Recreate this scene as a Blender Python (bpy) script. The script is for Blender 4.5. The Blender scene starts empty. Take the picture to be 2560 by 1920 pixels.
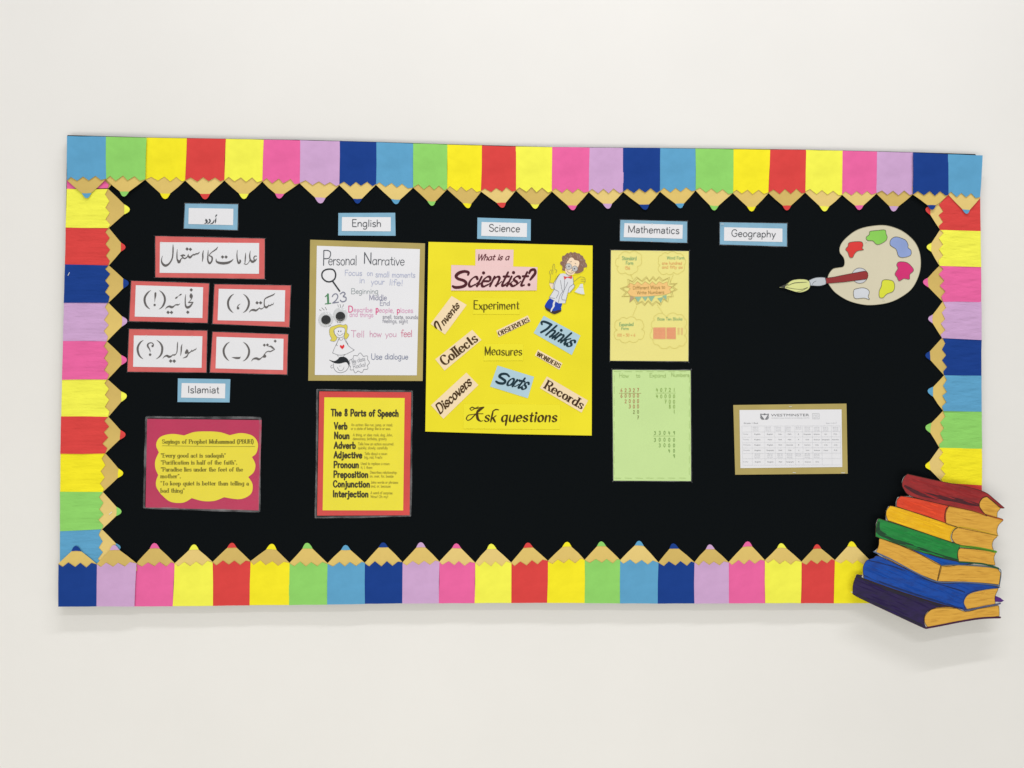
import bpy, bmesh, math, random
from mathutils import Matrix, Vector, noise
from mathutils.geometry import tessellate_polygon

random.seed(7)
S = bpy.context.scene
COL = S.collection

# ------------------------------------------------------------------ camera
CAM_LOC = Vector((-0.15985, -2.32805, 1.43202))
ROT = (Matrix.Rotation(-0.0456849, 3, 'Z') @ Matrix.Rotation(math.pi/2 + 0.0178044, 3, 'X')
       @ Matrix.Rotation(0.0074559, 3, 'Z'))
FOC = 2217.0
cam = bpy.data.cameras.new('camera'); cam.sensor_width = 36.0
cam.lens = 36.0*FOC/2560.0; cam.clip_end = 60; cam.clip_start = 0.02
camo = bpy.data.objects.new('camera', cam); COL.objects.link(camo)
camo.matrix_world = Matrix.Translation(CAM_LOC) @ ROT.to_4x4()
S.camera = camo

# ------------------------------------------------------------------ room light
S.view_settings.view_transform = 'Standard'
S.view_settings.look = 'None'
S.view_settings.exposure = 0.09
S.view_settings.gamma = 1.0
W = bpy.data.worlds.new('World'); S.world = W; W.use_nodes = True
W.node_tree.nodes['Background'].inputs[0].default_value = (1.0, 0.99, 0.95, 1)
W.node_tree.nodes['Background'].inputs[1].default_value = 0.36

def area(name, loc, target, sx, sy, power, col):
    l = bpy.data.lights.new(name, 'AREA'); l.shape = 'RECTANGLE'; l.size = sx; l.size_y = sy
    l.energy = power; l.color = col
    o = bpy.data.objects.new(name, l); COL.objects.link(o); o.location = loc
    d = Vector(target) - Vector(loc)
    o.rotation_euler = d.to_track_quat('-Z', 'Y').to_euler()
    return o
# two rows of ceiling luminaires and an added low fill that evens the wall
area('ceiling_lamp_near', (0.45, -1.9, 5.6), (0.3, 0, 1.0), 3.8, 0.09, 102, (.99, .988, 1))
area('ceiling_lamp_far', (0.3, -4.2, 5.0), (0, 0, 1.2), 4.0, 0.12, 52, (.99, .988, 1))
area('low_fill_light', (-0.4, -3.4, 0.0), (0, 0, 0.2), 5.0, 1.2, 66, (1, .975, .89))

# ------------------------------------------------------------------ photo point -> point at depth d before the wall
def P(px, py, d):
    v = ROT @ Vector(((px-1280)/FOC, -(py-960)/FOC, -1.0))
    t = (-d - CAM_LOC.y)/v.y
    return CAM_LOC + v*t

# ------------------------------------------------------------------ materials
MATS = {}
def lin(c):
    return tuple(.94*((x/255)/12.92 if x/255 <= .04045 else ((x/255+.055)/1.055)**2.4) for x in c)
def mat(name, rgb, rough=.75, spec=.3, mott=.05, mscale=9, bump=.12, bscale=45, fine=.05, stretch=None):
    if name in MATS: return MATS[name]
    m = bpy.data.materials.new(name); m.use_nodes = True; nt = m.node_tree; N = nt.nodes; L = nt.links
    b = N['Principled BSDF']; b.inputs['Roughness'].default_value = rough
    b.inputs['Specular IOR Level'].default_value = spec
    c = lin(rgb)
    tc = N.new('ShaderNodeTexCoord'); src = tc.outputs['Object']
    if stretch:
        mp = N.new('ShaderNodeMapping'); mp.inputs['Scale'].default_value = stretch
        L.new(src, mp.inputs[0]); src = mp.outputs[0]
    if mott > 0:
        n = N.new('ShaderNodeTexNoise'); n.inputs['Scale'].default_value = mscale; n.inputs['Detail'].default_value = 5
        L.new(src, n.inputs['Vector'])
        r = N.new('ShaderNodeValToRGB'); r.color_ramp.elements[0].position = .3; r.color_ramp.elements[1].position = .7
        r.color_ramp.elements[0].color = tuple(max(0, x*(1-mott*1.6)) for x in c)+(1,)
        r.color_ramp.elements[1].color = tuple(min(1, x*(1+mott)+.002) for x in c)+(1,)
        L.new(n.outputs['Fac'], r.inputs[0]); L.new(r.outputs[0], b.inputs['Base Color'])
    else:
        b.inputs['Base Color'].default_value = c+(1,)
    if bump > 0 or fine > 0:
        n1 = N.new('ShaderNodeTexNoise'); n1.inputs['Scale'].default_value = bscale; n1.inputs['Detail'].default_value = 3
        L.new(src, n1.inputs['Vector'])
        n2 = N.new('ShaderNodeTexNoise'); n2.inputs['Scale'].default_value = 700; n2.inputs['Detail'].default_value = 2
        L.new(tc.outputs['Object'], n2.inputs['Vector'])
        b1 = N.new('ShaderNodeBump'); b1.inputs['Strength'].default_value = bump; b1.inputs['Distance'].default_value = .006
        b2 = N.new('ShaderNodeBump'); b2.inputs['Strength'].default_value = fine; b2.inputs['Distance'].default_value = .001
        L.new(n1.outputs['Fac'], b1.inputs['Height']); L.new(n2.outputs['Fac'], b2.inputs['Height'])
        L.new(b1.outputs[0], b2.inputs['Normal']); L.new(b2.outputs[0], b.inputs['Normal'])
    MATS[name] = m
    return m
def ink(rgb):
    return mat('ink_%d_%d_%d' % tuple(rgb), rgb, .7, .2, 0, 9, 0, 45, 0)

PENCIL = {'light blue': (96, 165, 207), 'green': (146, 214, 108), 'yellow': (250, 236, 40),
          'red': (222, 70, 68), 'pale yellow': (248, 246, 84), 'pink': (238, 104, 166),
          'lilac': (208, 168, 212), 'navy blue': (22, 62, 142)}
for k, v in PENCIL.items():
    mat('construction_paper_'+k.replace(' ', '_'), v, .85, .15, .05, 14, .3, 30, .3)
    # the side borders are of the same paper, pasted with sideways creases
    mat('creased_paper_'+k.replace(' ', '_'), v, .85, .15, .05, 14, .6, 22, .3, stretch=(1, 1, 3.4))
WOODS = [mat('wood_paper_tan', (226, 196, 112), .8, .2, .05, 16, .12, 40, .2),
         mat('wood_paper_light', (232, 204, 126), .8, .2, .04, 16, .12, 40, .2),
         mat('wood_paper_dull', (214, 184, 104), .8, .2, .05, 16, .12, 40, .2)]
WHITE = mat('white_paper', (233, 233, 238), .6, .3, .01, 6, .05, 18, .05)
FELT = mat('black_felt', (10, 15, 18), .95, .06, .28, 600, .1, 60, 1.0)

def film_mat():
    m = bpy.data.materials.new('laminate_film'); m.use_nodes = True; nt = m.node_tree; N = nt.nodes; L = nt.links
    for n in list(N): N.remove(n)
    o = N.new('ShaderNodeOutputMaterial'); t = N.new('ShaderNodeBsdfTransparent'); g = N.new('ShaderNodeBsdfGlossy')
    g.inputs['Roughness'].default_value = .5
    d = N.new('ShaderNodeBsdfDiffuse'); d.inputs[0].default_value = (.6, .6, .62, 1)
    mx = N.new('ShaderNodeMixShader'); mx.inputs[0].default_value = .006
    m2 = N.new('ShaderNodeMixShader'); m2.inputs[0].default_value = .006
    L.new(t.outputs[0], mx.inputs[1]); L.new(g.outputs[0], mx.inputs[2])
    L.new(mx.outputs[0], m2.inputs[1]); L.new(d.outputs[0], m2.inputs[2]); L.new(m2.outputs[0], o.inputs[0])
    n = N.new('ShaderNodeTexNoise'); n.inputs['Scale'].default_value = 22
    b = N.new('ShaderNodeBump'); b.inputs['Strength'].default_value = .15; b.inputs['Distance'].default_value = .01
    L.new(n.outputs['Fac'], b.inputs['Height']); L.new(b.outputs[0], g.inputs['Normal'])
    return m
def edge_mat():
    m = bpy.data.materials.new('laminate_edge'); m.use_nodes = True; nt = m.node_tree; N = nt.nodes; L = nt.links
    b = N['Principled BSDF']; b.inputs['Base Color'].default_value = (.35, .35, .37, 1); b.inputs['Roughness'].default_value = .25
    tc = N.new('ShaderNodeTexCoord')
    n = N.new('ShaderNodeTexNoise'); n.inputs['Scale'].default_value = 30; n.inputs['Detail'].default_value = 4
    L.new(tc.outputs['Object'], n.inputs['Vector'])
    r = N.new('ShaderNodeValToRGB'); r.color_ramp.elements[0].position = .35; r.color_ramp.elements[1].position = .7
    r.color_ramp.elements[0].color = (.07, .07, .07, 1); r.color_ramp.elements[1].color = (.42, .42, .42, 1)
    L.new(n.outputs['Fac'], r.inputs[0]); L.new(r.outputs[0], b.inputs['Alpha'])
    return m
FILM = film_mat(); EDGE = edge_mat()

# ------------------------------------------------------------------ objects
def link(name, me, parent, m=None):
    o = bpy.data.objects.new(name, me); COL.objects.link(o)
    if m is not None: me.materials.append(m)
    if parent is not None: o.parent = parent
    return o
def tag(o, label=None, cat=None, group=None, kind=None):
    if label: o['label'] = label
    if cat: o['category'] = cat
    if group: o['group'] = group
    if kind: o['kind'] = kind
    return o
ORI = {}          # world origin of every object that children hang on
BEND = {}         # bending of every thing's paper
def thing(name, at, d, label, cat, group=None, amp=.0006, wl=.12):
    e = bpy.data.objects.new(name, None); COL.objects.link(e); e.empty_display_size = .05
    w = P(at[0], at[1], d); e.location = w; ORI[e.name] = w
    BEND[e.name] = (amp, wl, random.uniform(0, 50))
    tag(e, label, cat, group); return e
def base(o):
    while o.parent: o = o.parent
    return o
def bend(root, w):
    a, wl, s = BEND[root.name]
    if a == 0: return 0.0
    return a*(noise.noise(Vector((w.x/wl+s, w.z/wl, s))) + .35*noise.noise(Vector((w.x/wl*2.3, w.z/wl*2.3+s, s))) + .6)

def catmull(pts, closed, n=6):
    out = []; N = len(pts); dim = len(pts[0])
    rng = range(N) if closed else range(N-1)
    for i in rng:
        if closed: a, b, c, d = pts[i-1], pts[i], pts[(i+1) % N], pts[(i+2) % N]
        else: a, b, c, d = pts[max(i-1, 0)], pts[i], pts[i+1], pts[min(i+2, N-1)]
        for k in range(n):
            t = k/n
            out.append(tuple(.5*(2*b[j]+(c[j]-a[j])*t+(2*a[j]-5*b[j]+4*c[j]-d[j])*t*t+(3*b[j]-a[j]-3*c[j]+d[j])*t**3) for j in range(dim)))
    if not closed: out.append(tuple(pts[-1]))
    return out
def segs(*ss):
    """closed outline of smooth runs that meet in sharp corners"""
    out = []
    for s in ss: out += catmull(s, False, 6)[:-1]
    return out

class K:
    """coordinates read off an enlarged part of the photograph"""
    def __init__(s, ox, oy, sc): s.o = (ox, oy, sc)
    def __call__(s, pts):
        ox, oy, sc = s.o
        return [(ox+p[0]/sc, oy+p[1]/sc)+tuple(q/sc for q in p[2:]) for p in pts]
K0 = K(0, 0, 1)

def sheet(name, pts, d, m, parent, thick=.0005, grid=None, label=None):
    """a real sheet: outline cut out, bent like the thing it belongs to, with its own thickness"""
    root = base(parent); o0 = ORI[root.name]
    if grid is None: grid = 26
    bm = bmesh.new()
    vs = [bm.verts.new((p[0], p[1], 0)) for p in pts]
    tri = tessellate_polygon([[Vector((p[0], p[1], 0)) for p in pts]])
    for t in tri:
        try: bm.faces.new([vs[i] for i in t])
        except ValueError: pass
    x0 = min(p[0] for p in pts); x1 = max(p[0] for p in pts); y0 = min(p[1] for p in pts); y1 = max(p[1] for p in pts)
    if grid and BEND[root.name][0] > 0:
        for a, lo, hi in ((0, x0, x1), (1, y0, y1)):
            n = int((hi-lo)/grid)
            for i in range(1, n+1):
                co = [0, 0, 0]; no = [0, 0, 0]; co[a] = lo+(hi-lo)*i/(n+1); no[a] = 1
                bmesh.ops.bisect_plane(bm, geom=bm.verts[:]+bm.edges[:]+bm.faces[:], dist=1e-5, plane_co=co, plane_no=no)
    bmesh.ops.dissolve_degenerate(bm, dist=1e-4, edges=bm.edges[:])
    top = bm.faces[:]
    r = bmesh.ops.extrude_face_region(bm, geom=top)
    back = {g for g in r['geom'] if isinstance(g, bmesh.types.BMVert)}
    for v in bm.verts:
        w = P(v.co.x, v.co.y, d)
        dd = d + bend(root, w)
        if v in back: dd -= thick
        w = P(v.co.x, v.co.y, d); w.y = -dd
        v.co = w - o0
    bmesh.ops.recalc_face_normals(bm, faces=bm.faces[:])
    me = bpy.data.meshes.new(name); bm.to_mesh(me); bm.free()
    o = link(name, me, parent, m); 
    if parent is not root: pass
    if label: o['label'] = label
    return o

class Ink:
    """strokes and filled patches printed or drawn on a sheet, one mesh"""
    def __init__(s): s.v = []; s.f = []; s.lv = 0
    def stroke(s, pts, w=None, smooth=True, closed=False, n=5, caps=True):
        if w is not None: pts = [(p[0], p[1], w) for p in pts]
        if smooth and len(pts) > 2: q = catmull(pts, closed, n)
        else: q = list(pts)
        if closed: q.append(q[0])
        q2 = [q[0]]
        for p in q[1:]:
            if math.hypot(p[0]-q2[-1][0], p[1]-q2[-1][1]) > 1e-3: q2.append(p)
        q = q2
        if len(q) < 2:
            s.dot(q[0][0], q[0][1], q[0][2]/2); return
        if not smooth and len(q) > 2:            # break at sharp corners
            for a, b in zip(q[:-1], q[1:]): s.stroke([a, b], None, False, False, n, caps)
            return
        s.lv = (s.lv+1) % 9; z = s.lv*.02
        L, R = [], []
        for i, p in enumerate(q):
            a = q[max(i-1, 0)]; b = q[min(i+1, len(q)-1)]
            dx, dy = b[0]-a[0], b[1]-a[1]; l = math.hypot(dx, dy) or 1
            nx, ny = -dy/l*p[2]/2, dx/l*p[2]/2
            zz = z+.05*i/len(q)
            L.append((p[0]+nx, p[1]+ny, zz)); R.append((p[0]-nx, p[1]-ny, zz))
        b0 = len(s.v); m = len(q)
        s.v += L+R
        for i in range(m-1): s.f.append((b0+i, b0+i+1, b0+m+i+1, b0+m+i))
        if caps and not closed:
            for e, nb in ((0, 1), (m-1, m-2)):
                p = q[e]; r = p[2]/2
                if r < .25: continue
                ang = math.atan2(L[e][1]-p[1], L[e][0]-p[0]); sg = 1 if e == 0 else -1
                ring = []
                for k in range(1, 5):
                    t = ang+sg*math.pi*k/5
                    ring.append(len(s.v)); s.v.append((p[0]+r*math.cos(t), p[1]+r*math.sin(t), L[e][2]))
                s.f.append(tuple([b0+e]+ring+[b0+m+e]))
    def fill(s, pts, z=0.0):
        s.lv = (s.lv+1) % 9; z += s.lv*.02
        b0 = len(s.v); s.v += [(p[0], p[1], z) for p in pts]
        for t in tessellate_polygon([[Vector((p[0], p[1], 0)) for p in pts]]): s.f.append(tuple(b0+i for i in t))
    def dot(s, x, y, r, ry=None, n=12):
        ry = ry or r
        s.fill([(x+r*math.cos(2*math.pi*k/n), y+ry*math.sin(2*math.pi*k/n)) for k in range(n)])
    def diamond(s, x, y, r):
        s.fill([(x-r, y), (x-r*.08, y-r), (x+r, y-r*.05), (x+r*.05, y+r)])
    def build(s, name, d, m, parent, off=.0004, label=None):
        root = base(parent); o0 = ORI[root.name]
        me = bpy.data.meshes.new(name); V = []
        for x, y, z in s.v:
            w = P(x, y, d); w.y = -(d+bend(root, w)+off+z*.001); V.append(w-o0)
        me.from_pydata(V, [], s.f); me.validate()
        o = link(name, me, parent, m)
        bm = bmesh.new(); bm.from_mesh(me)
        for f in bm.faces:
            if f.normal.y > 0: f.normal_flip()
        bm.to_mesh(me); bm.free()
        if label: o['label'] = label
        return o

# ------------------------------------------------------------------ single-line alphabet
def _g(adv, *st): return (adv, st)
A_ = [(.5,.48),(.36,.6),(.18,.57),(.06,.38),(.07,.14),(.2,.0),(.36,.05),(.5,.25)]
B_ = [(.08,.38),(.2,.57),(.38,.57),(.5,.38),(.48,.14),(.34,0),(.2,.02),(.08,.18)]
N_ = [(.08,.36),(.2,.55),(.34,.59),(.45,.5),(.48,.34),(.48,0)]
G = {
 'a': _g(.62, ('c', A_), ('l', [(.5,.6),(.5,0)])),
 'b': _g(.60, ('l', [(.08,1),(.08,0)]), ('c', B_)),
 'c': _g(.54, ('c', [(.46,.47),(.34,.59),(.19,.57),(.07,.4),(.07,.18),(.18,.02),(.33,0),(.47,.12)])),
 'd': _g(.62, ('c', A_), ('l', [(.5,1),(.5,0)])),
 'e': _g(.57, ('c', [(.07,.31),(.25,.32),(.49,.33),(.46,.5),(.33,.6),(.18,.57),(.07,.4),(.07,.18),(.19,.01),(.34,0),(.48,.1)])),
 'f': _g(.42, ('c', [(.45,.93),(.33,1),(.21,.93),(.18,.75),(.18,0)]), ('l', [(.03,.58),(.38,.58)])),
 'g': _g(.62, ('c', A_), ('c', [(.5,.6),(.5,.2),(.5,-.12),(.42,-.3),(.25,-.35),(.08,-.27)])),
 'h': _g(.60, ('l', [(.08,1),(.08,0)]), ('c', N_)),
 'i': _g(.22, ('l', [(.1,.6),(.1,0)]), ('d', [(.1,.84)])),
 'j': _g(.28, ('c', [(.17,.6),(.17,.2),(.16,-.15),(.08,-.31),(-.05,-.32)]), ('d', [(.17,.84)])),
 'k': _g(.54, ('l', [(.08,1),(.08,0)]), ('l', [(.46,.6),(.1,.24)]), ('l', [(.22,.36),(.5,0)])),
 'l': _g(.22, ('l', [(.1,1),(.1,0)])),
 'm': _g(.86, ('l', [(.08,.6),(.08,0)]), ('c', [(.08,.36),(.18,.55),(.3,.59),(.38,.5),(.41,.34),(.41,0)]), ('c', [(.41,.36),(.51,.55),(.63,.59),(.71,.5),(.74,.34),(.74,0)])),
 'n': _g(.60, ('l', [(.08,.6),(.08,0)]), ('c', N_)),
 'o': _g(.60, ('o', [(.29,.6),(.44,.53),(.52,.3),(.44,.07),(.29,0),(.14,.07),(.06,.3),(.14,.53)])),
 'p': _g(.60, ('l', [(.08,.6),(.08,-.36)]), ('c', B_)),
 'q': _g(.62, ('c', A_), ('l', [(.5,.6),(.5,-.36)])),
 'r': _g(.42, ('l', [(.08,.6),(.08,0)]), ('c', [(.08,.34),(.16,.52),(.28,.6),(.4,.56)])),
 's': _g(.50, ('c', [(.43,.5),(.33,.59),(.18,.59),(.08,.47),(.14,.36),(.32,.27),(.43,.15),(.35,.02),(.19,0),(.05,.1)])),
 't': _g(.42, ('c', [(.19,.86),(.19,.5),(.19,.14),(.27,.01),(.4,.05)]), ('l', [(.03,.6),(.38,.6)])),
 'u': _g(.60, ('c', [(.08,.6),(.08,.25),(.13,.06),(.26,0),(.4,.07),(.5,.25)]), ('l', [(.5,.6),(.5,0)])),
 'v': _g(.52, ('l', [(.03,.6),(.25,0)]), ('l', [(.25,0),(.48,.6)])),
 'w': _g(.80, ('l', [(.03,.6),(.21,0)]), ('l', [(.21,0),(.39,.55)]), ('l', [(.39,.55),(.57,0)]), ('l', [(.57,0),(.76,.6)])),
 'x': _g(.52, ('l', [(.04,.6),(.46,0)]), ('l', [(.46,.6),(.04,0)])),
 'y': _g(.54, ('l', [(.04,.6),(.27,0)]), ('l', [(.5,.6),(.14,-.35)])),
 'z': _g(.50, ('l', [(.05,.6),(.44,.6)]), ('l', [(.44,.6),(.05,0)]), ('l', [(.05,0),(.46,0)])),
 'A': _g(.76, ('l', [(.04,0),(.37,1)]), ('l', [(.37,1),(.7,0)]), ('l', [(.15,.34),(.59,.34)])),
 'B': _g(.70, ('l', [(.1,1),(.1,0)]), ('c', [(.1,1),(.4,1),(.56,.9),(.56,.64),(.42,.53),(.1,.53)]), ('c', [(.1,.53),(.44,.53),(.61,.42),(.61,.12),(.44,0),(.1,0)])),
 'C': _g(.76, ('c', [(.68,.8),(.55,.97),(.36,1),(.16,.87),(.06,.55),(.12,.2),(.32,.01),(.54,.02),(.7,.22)])),
 'D': _g(.78, ('l', [(.1,1),(.1,0)]), ('c', [(.1,1),(.38,1),(.6,.86),(.69,.5),(.6,.14),(.38,0),(.1,0)])),
 'E': _g(.64, ('l', [(.1,1),(.1,0)]), ('l', [(.1,1),(.58,1)]), ('l', [(.1,.53),(.5,.53)]), ('l', [(.1,0),(.6,0)])),
 'F': _g(.60, ('l', [(.1,1),(.1,0)]), ('l', [(.1,1),(.58,1)]), ('l', [(.1,.53),(.48,.53)])),
 'G': _g(.80, ('c', [(.68,.8),(.55,.97),(.36,1),(.16,.87),(.06,.55),(.12,.2),(.34,0),(.55,.04),(.68,.18),(.69,.46)]), ('l', [(.42,.46),(.7,.46)])),
 'H': _g(.78, ('l', [(.1,1),(.1,0)]), ('l', [(.66,1),(.66,0)]), ('l', [(.1,.53),(.66,.53)])),
 'I': _g(.26, ('l', [(.13,1),(.13,0)])),
 'J': _g(.5, ('c', [(.4,1),(.4,.3),(.34,.05),(.2,0),(.06,.1)])),
 'M': _g(.88, ('l', [(.1,0),(.1,1)]), ('l', [(.1,1),(.44,.1)]), ('l', [(.44,.1),(.76,1)]), ('l', [(.76,1),(.76,0)])),
 'N': _g(.78, ('l', [(.1,0),(.1,1)]), ('l', [(.1,1),(.66,0)]), ('l', [(.66,0),(.66,1)])),
 'O': _g(.84, ('o', [(.42,1),(.66,.88),(.78,.5),(.66,.12),(.42,0),(.17,.12),(.06,.5),(.17,.88)])),
 'P': _g(.66, ('l', [(.1,1),(.1,0)]), ('c', [(.1,1),(.4,1),(.58,.9),(.6,.7),(.5,.5),(.34,.45),(.1,.45)])),
 'Q': _g(.84, ('o', [(.42,1),(.66,.88),(.78,.5),(.66,.12),(.42,0),(.17,.12),(.06,.5),(.17,.88)]), ('l', [(.5,.25),(.8,-.05)])),
 'R': _g(.72, ('l', [(.1,1),(.1,0)]), ('c', [(.1,1),(.4,1),(.58,.9),(.58,.66),(.42,.52),(.1,.51)]), ('l', [(.36,.5),(.66,0)])),
 'S': _g(.68, ('c', [(.58,.82),(.45,.98),(.25,.99),(.1,.85),(.12,.64),(.32,.53),(.52,.43),(.61,.24),(.5,.05),(.28,0),(.06,.18)])),
 'T': _g(.68, ('l', [(.34,1),(.34,0)]), ('l', [(.03,1),(.65,1)])),
 'U': _g(.76, ('c', [(.1,1),(.1,.3),(.2,.05),(.38,0),(.56,.05),(.66,.3),(.66,1)])),
 'V': _g(.72, ('l', [(.03,1),(.36,0)]), ('l', [(.36,0),(.69,1)])),
 'W': _g(1.0, ('l', [(.03,1),(.26,0)]), ('l', [(.26,0),(.5,.95)]), ('l', [(.5,.95),(.74,0)]), ('l', [(.74,0),(.98,1)])),
 '0': _g(.62, ('o', [(.3,1),(.47,.88),(.54,.5),(.47,.12),(.3,0),(.13,.12),(.06,.5),(.13,.88)])),
 '1': _g(.36, ('l', [(.2,1),(.2,0)])),
 '2': _g(.60, ('c', [(.07,.78),(.17,.96),(.36,.99),(.5,.82),(.44,.58),(.24,.3),(.05,0)]), ('l', [(.05,0),(.55,0)])),
 '3': _g(.60, ('c', [(.08,.86),(.24,1),(.44,.93),(.47,.7),(.26,.53)]), ('c', [(.26,.53),(.48,.46),(.53,.22),(.38,.02),(.18,0),(.05,.14)])),
 '4': _g(.60, ('l', [(.14,.95),(.08,.4)]), ('l', [(.08,.4),(.54,.4)]), ('l', [(.42,.8),(.38,0)])),
 '5': _g(.60, ('l', [(.5,1),(.14,1)]), ('l', [(.14,1),(.1,.56)]), ('c', [(.1,.56),(.3,.64),(.5,.52),(.53,.25),(.38,.03),(.18,0),(.05,.12)])),
 '6': _g(.60, ('c', [(.44,.98),(.22,.8),(.08,.45),(.1,.12),(.28,0),(.47,.1),(.5,.34),(.34,.5),(.15,.42),(.08,.28)])),
 '7': _g(.58, ('l', [(.06,1),(.52,1)]), ('l', [(.52,1),(.2,0)]), ('l', [(.18,.5),(.46,.5)])),
 '8': _g(.60, ('o', [(.3,1),(.46,.88),(.42,.62),(.3,.53),(.15,.35),(.1,.12),(.3,0),(.5,.12),(.45,.36),(.3,.53),(.16,.65),(.14,.88)])),
 '9': _g(.60, ('c', [(.5,.6),(.36,.48),(.15,.55),(.1,.8),(.28,1),(.46,.93),(.52,.65),(.46,.2),(.36,0)])),
 '!': _g(.26, ('l', [(.13,1),(.13,.3)]), ('d', [(.13,.03)])),
 '?': _g(.56, ('c', [(.06,.8),(.15,.96),(.34,1),(.48,.84),(.42,.62),(.28,.48),(.24,.28)]), ('d', [(.23,.03)])),
 '.': _g(.22, ('d', [(.1,.03)])), ',': _g(.22, ('l', [(.12,.05),(.05,-.14)])), ':': _g(.22, ('d', [(.1,.03)]), ('d', [(.1,.5)])),
 '(': _g(.32, ('c', [(.26,1.05),(.1,.75),(.07,.4),(.12,.1),(.27,-.18)])), ')': _g(.32, ('c', [(.05,1.05),(.2,.75),(.24,.4),(.19,.1),(.05,-.18)])),
 '"': _g(.34, ('l', [(.08,1),(.08,.76)]), ('l', [(.23,1),(.23,.76)])), "'": _g(.18, ('l', [(.08,1),(.08,.76)])),
 '+': _g(.6, ('l', [(.08,.4),(.5,.4)]), ('l', [(.29,.62),(.29,.18)])), '-': _g(.4, ('l', [(.05,.35),(.35,.35)])),
 ';': _g(.22, ('l', [(.12,.05),(.05,-.14)]), ('d', [(.1,.5)])), ' ': _g(.36),
}
GA = {'a': _g(.56, ('c', [(.08,.46),(.18,.58),(.32,.59),(.43,.52),(.45,.36),(.45,0)]), ('c', [(.45,.36),(.26,.33),(.1,.27),(.05,.14),(.14,.01),(.3,.01),(.45,.16)])),
      't': _g(.34, ('c', [(.16,.86),(.16,.5),(.16,.14),(.2,.02),(.32,.03)]), ('l', [(.02,.6),(.3,.6)])),
      'M': _g(.92, ('l', [(.1,0),(.1,1)]), ('l', [(.1,1),(.45,.05)]), ('l', [(.45,.05),(.8,1)]), ('l', [(.8,1),(.8,0)]))}
GA['f'] = G['f']
def write(I, k, text, p0, p1, cap, w=.1, style='pen', slant=0, jit=0, capsc=1.0, xs=1.0):
    """one line of lettering on the baseline p0-p1 (in the coordinates k reads)"""
    (p0, p1) = k([p0, p1]); cap = cap/k.o[2]
    GG = dict(G)
    if style in ('sans', 'serif', 'bold'): GG.update(GA)
    ex_ = max(0, w-.08)*.9*cap/(math.hypot(p1[0]-p0[0], p1[1]-p0[1])/sum(GG[c][0] for c in text))*(.55 if style == 'brush' else 1)
    tot = sum(GG[c][0]+ex_ for c in text)
    dx, dy = p1[0]-p0[0], p1[1]-p0[1]; L = math.hypot(dx, dy)
    ux, uy = dx/L, dy/L; vx, vy = uy, -ux
    sx = L/tot; x = ex_*sx*.5
    rr = random.Random(hash(len(text))*31+int(p0[0]))
    for ci, c in enumerate(text):
        adv, sts = GG[c]
        jy = rr.uniform(-jit, jit); jr = rr.uniform(-jit, jit)
        hs = cap*(1.0+rr.uniform(-jit, jit))
        def M(q):
            a = x+q[0]*sx + slant*q[1]*hs; b = (q[1]+jy*.6)*hs + jr*q[0]*hs
            return (p0[0]+ux*a+vx*b, p0[1]+uy*a+vy*b)
        for kind, pts in sts:
            W0 = cap*w
            if kind == 'd':
                m = M(pts[0]); I.dot(m[0], m[1], W0*.66 if style != 'serif' else W0*.62, n=8); continue
            q = [M(p) for p in pts]
            q = catmull(q, kind == 'o', 4) if kind != 'l' else q
            if kind == 'o': q.append(q[0])
            if kind == 'l' and style in ('brush', 'nib'):
                a, b = q[0], q[-1]; q = [(a[0]+(b[0]-a[0])*t/3, a[1]+(b[1]-a[1])*t/3) for t in range(4)]
            out = []
            for i, pt in enumerate(q):
                a = q[max(i-1, 0)]; b = q[min(i+1, len(q)-1)]
                # direction in the letter's own frame
                ex = (b[0]-a[0])*ux+(b[1]-a[1])*uy; ey = (b[0]-a[0])*vx+(b[1]-a[1])*vy
                an = math.atan2(ey, ex)
                if style == 'serif': ww = W0*(.34+.75*abs(math.sin(an))**1.5)
                elif style == 'brush': ww = W0*(.5+.6*abs(math.sin(an-math.radians(35))))
                elif style == 'nib': ww = W0*(.35+.8*abs(math.sin(an-math.radians(25))))
                else: ww = W0
                if style == 'nib' and kind != 'o': ww *= (.6+.4*math.sin(math.pi*(i+.6)/(len(q)+.2)))
                out.append((pt[0], pt[1], ww))
            I.stroke(out, None, smooth=False if len(out) == 2 else True, n=1, caps=not (style == 'sans' or (style == 'serif' and kind == 'l')))
            if style == 'serif' and kind == 'l':
                (ax, ay), (bx, by) = pts[0], pts[-1]
                if abs(by-ay) > .4:
                    for e in (pts[0], pts[-1]):
                        if c in 'VvWwAM' and e[1] < .05 and c not in 'AM': continue
                        if c in 'MN' and abs(bx-ax) > .2: continue
                        sw = (.21 if w > .18 else .17)*cap/sx
                        a = M((e[0]-sw, e[1])); b = M((e[0]+sw, e[1]))
                        I.stroke([(a[0], a[1]), (b[0], b[1])], W0*.4, False, caps=False)
        if style == 'brush' and c.islower() and ci < len(text)-1 and text[ci+1].islower():
            a, m_, b = M((adv-.2, .05)), M((adv-.06, .08)), M((adv+.1, .3))
            I.stroke([(a[0], a[1], cap*w*.5), (m_[0], m_[1], cap*w*.45), (b[0], b[1], cap*w*.35)], None, n=3)
        x += (adv+ex_)*sx

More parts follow.
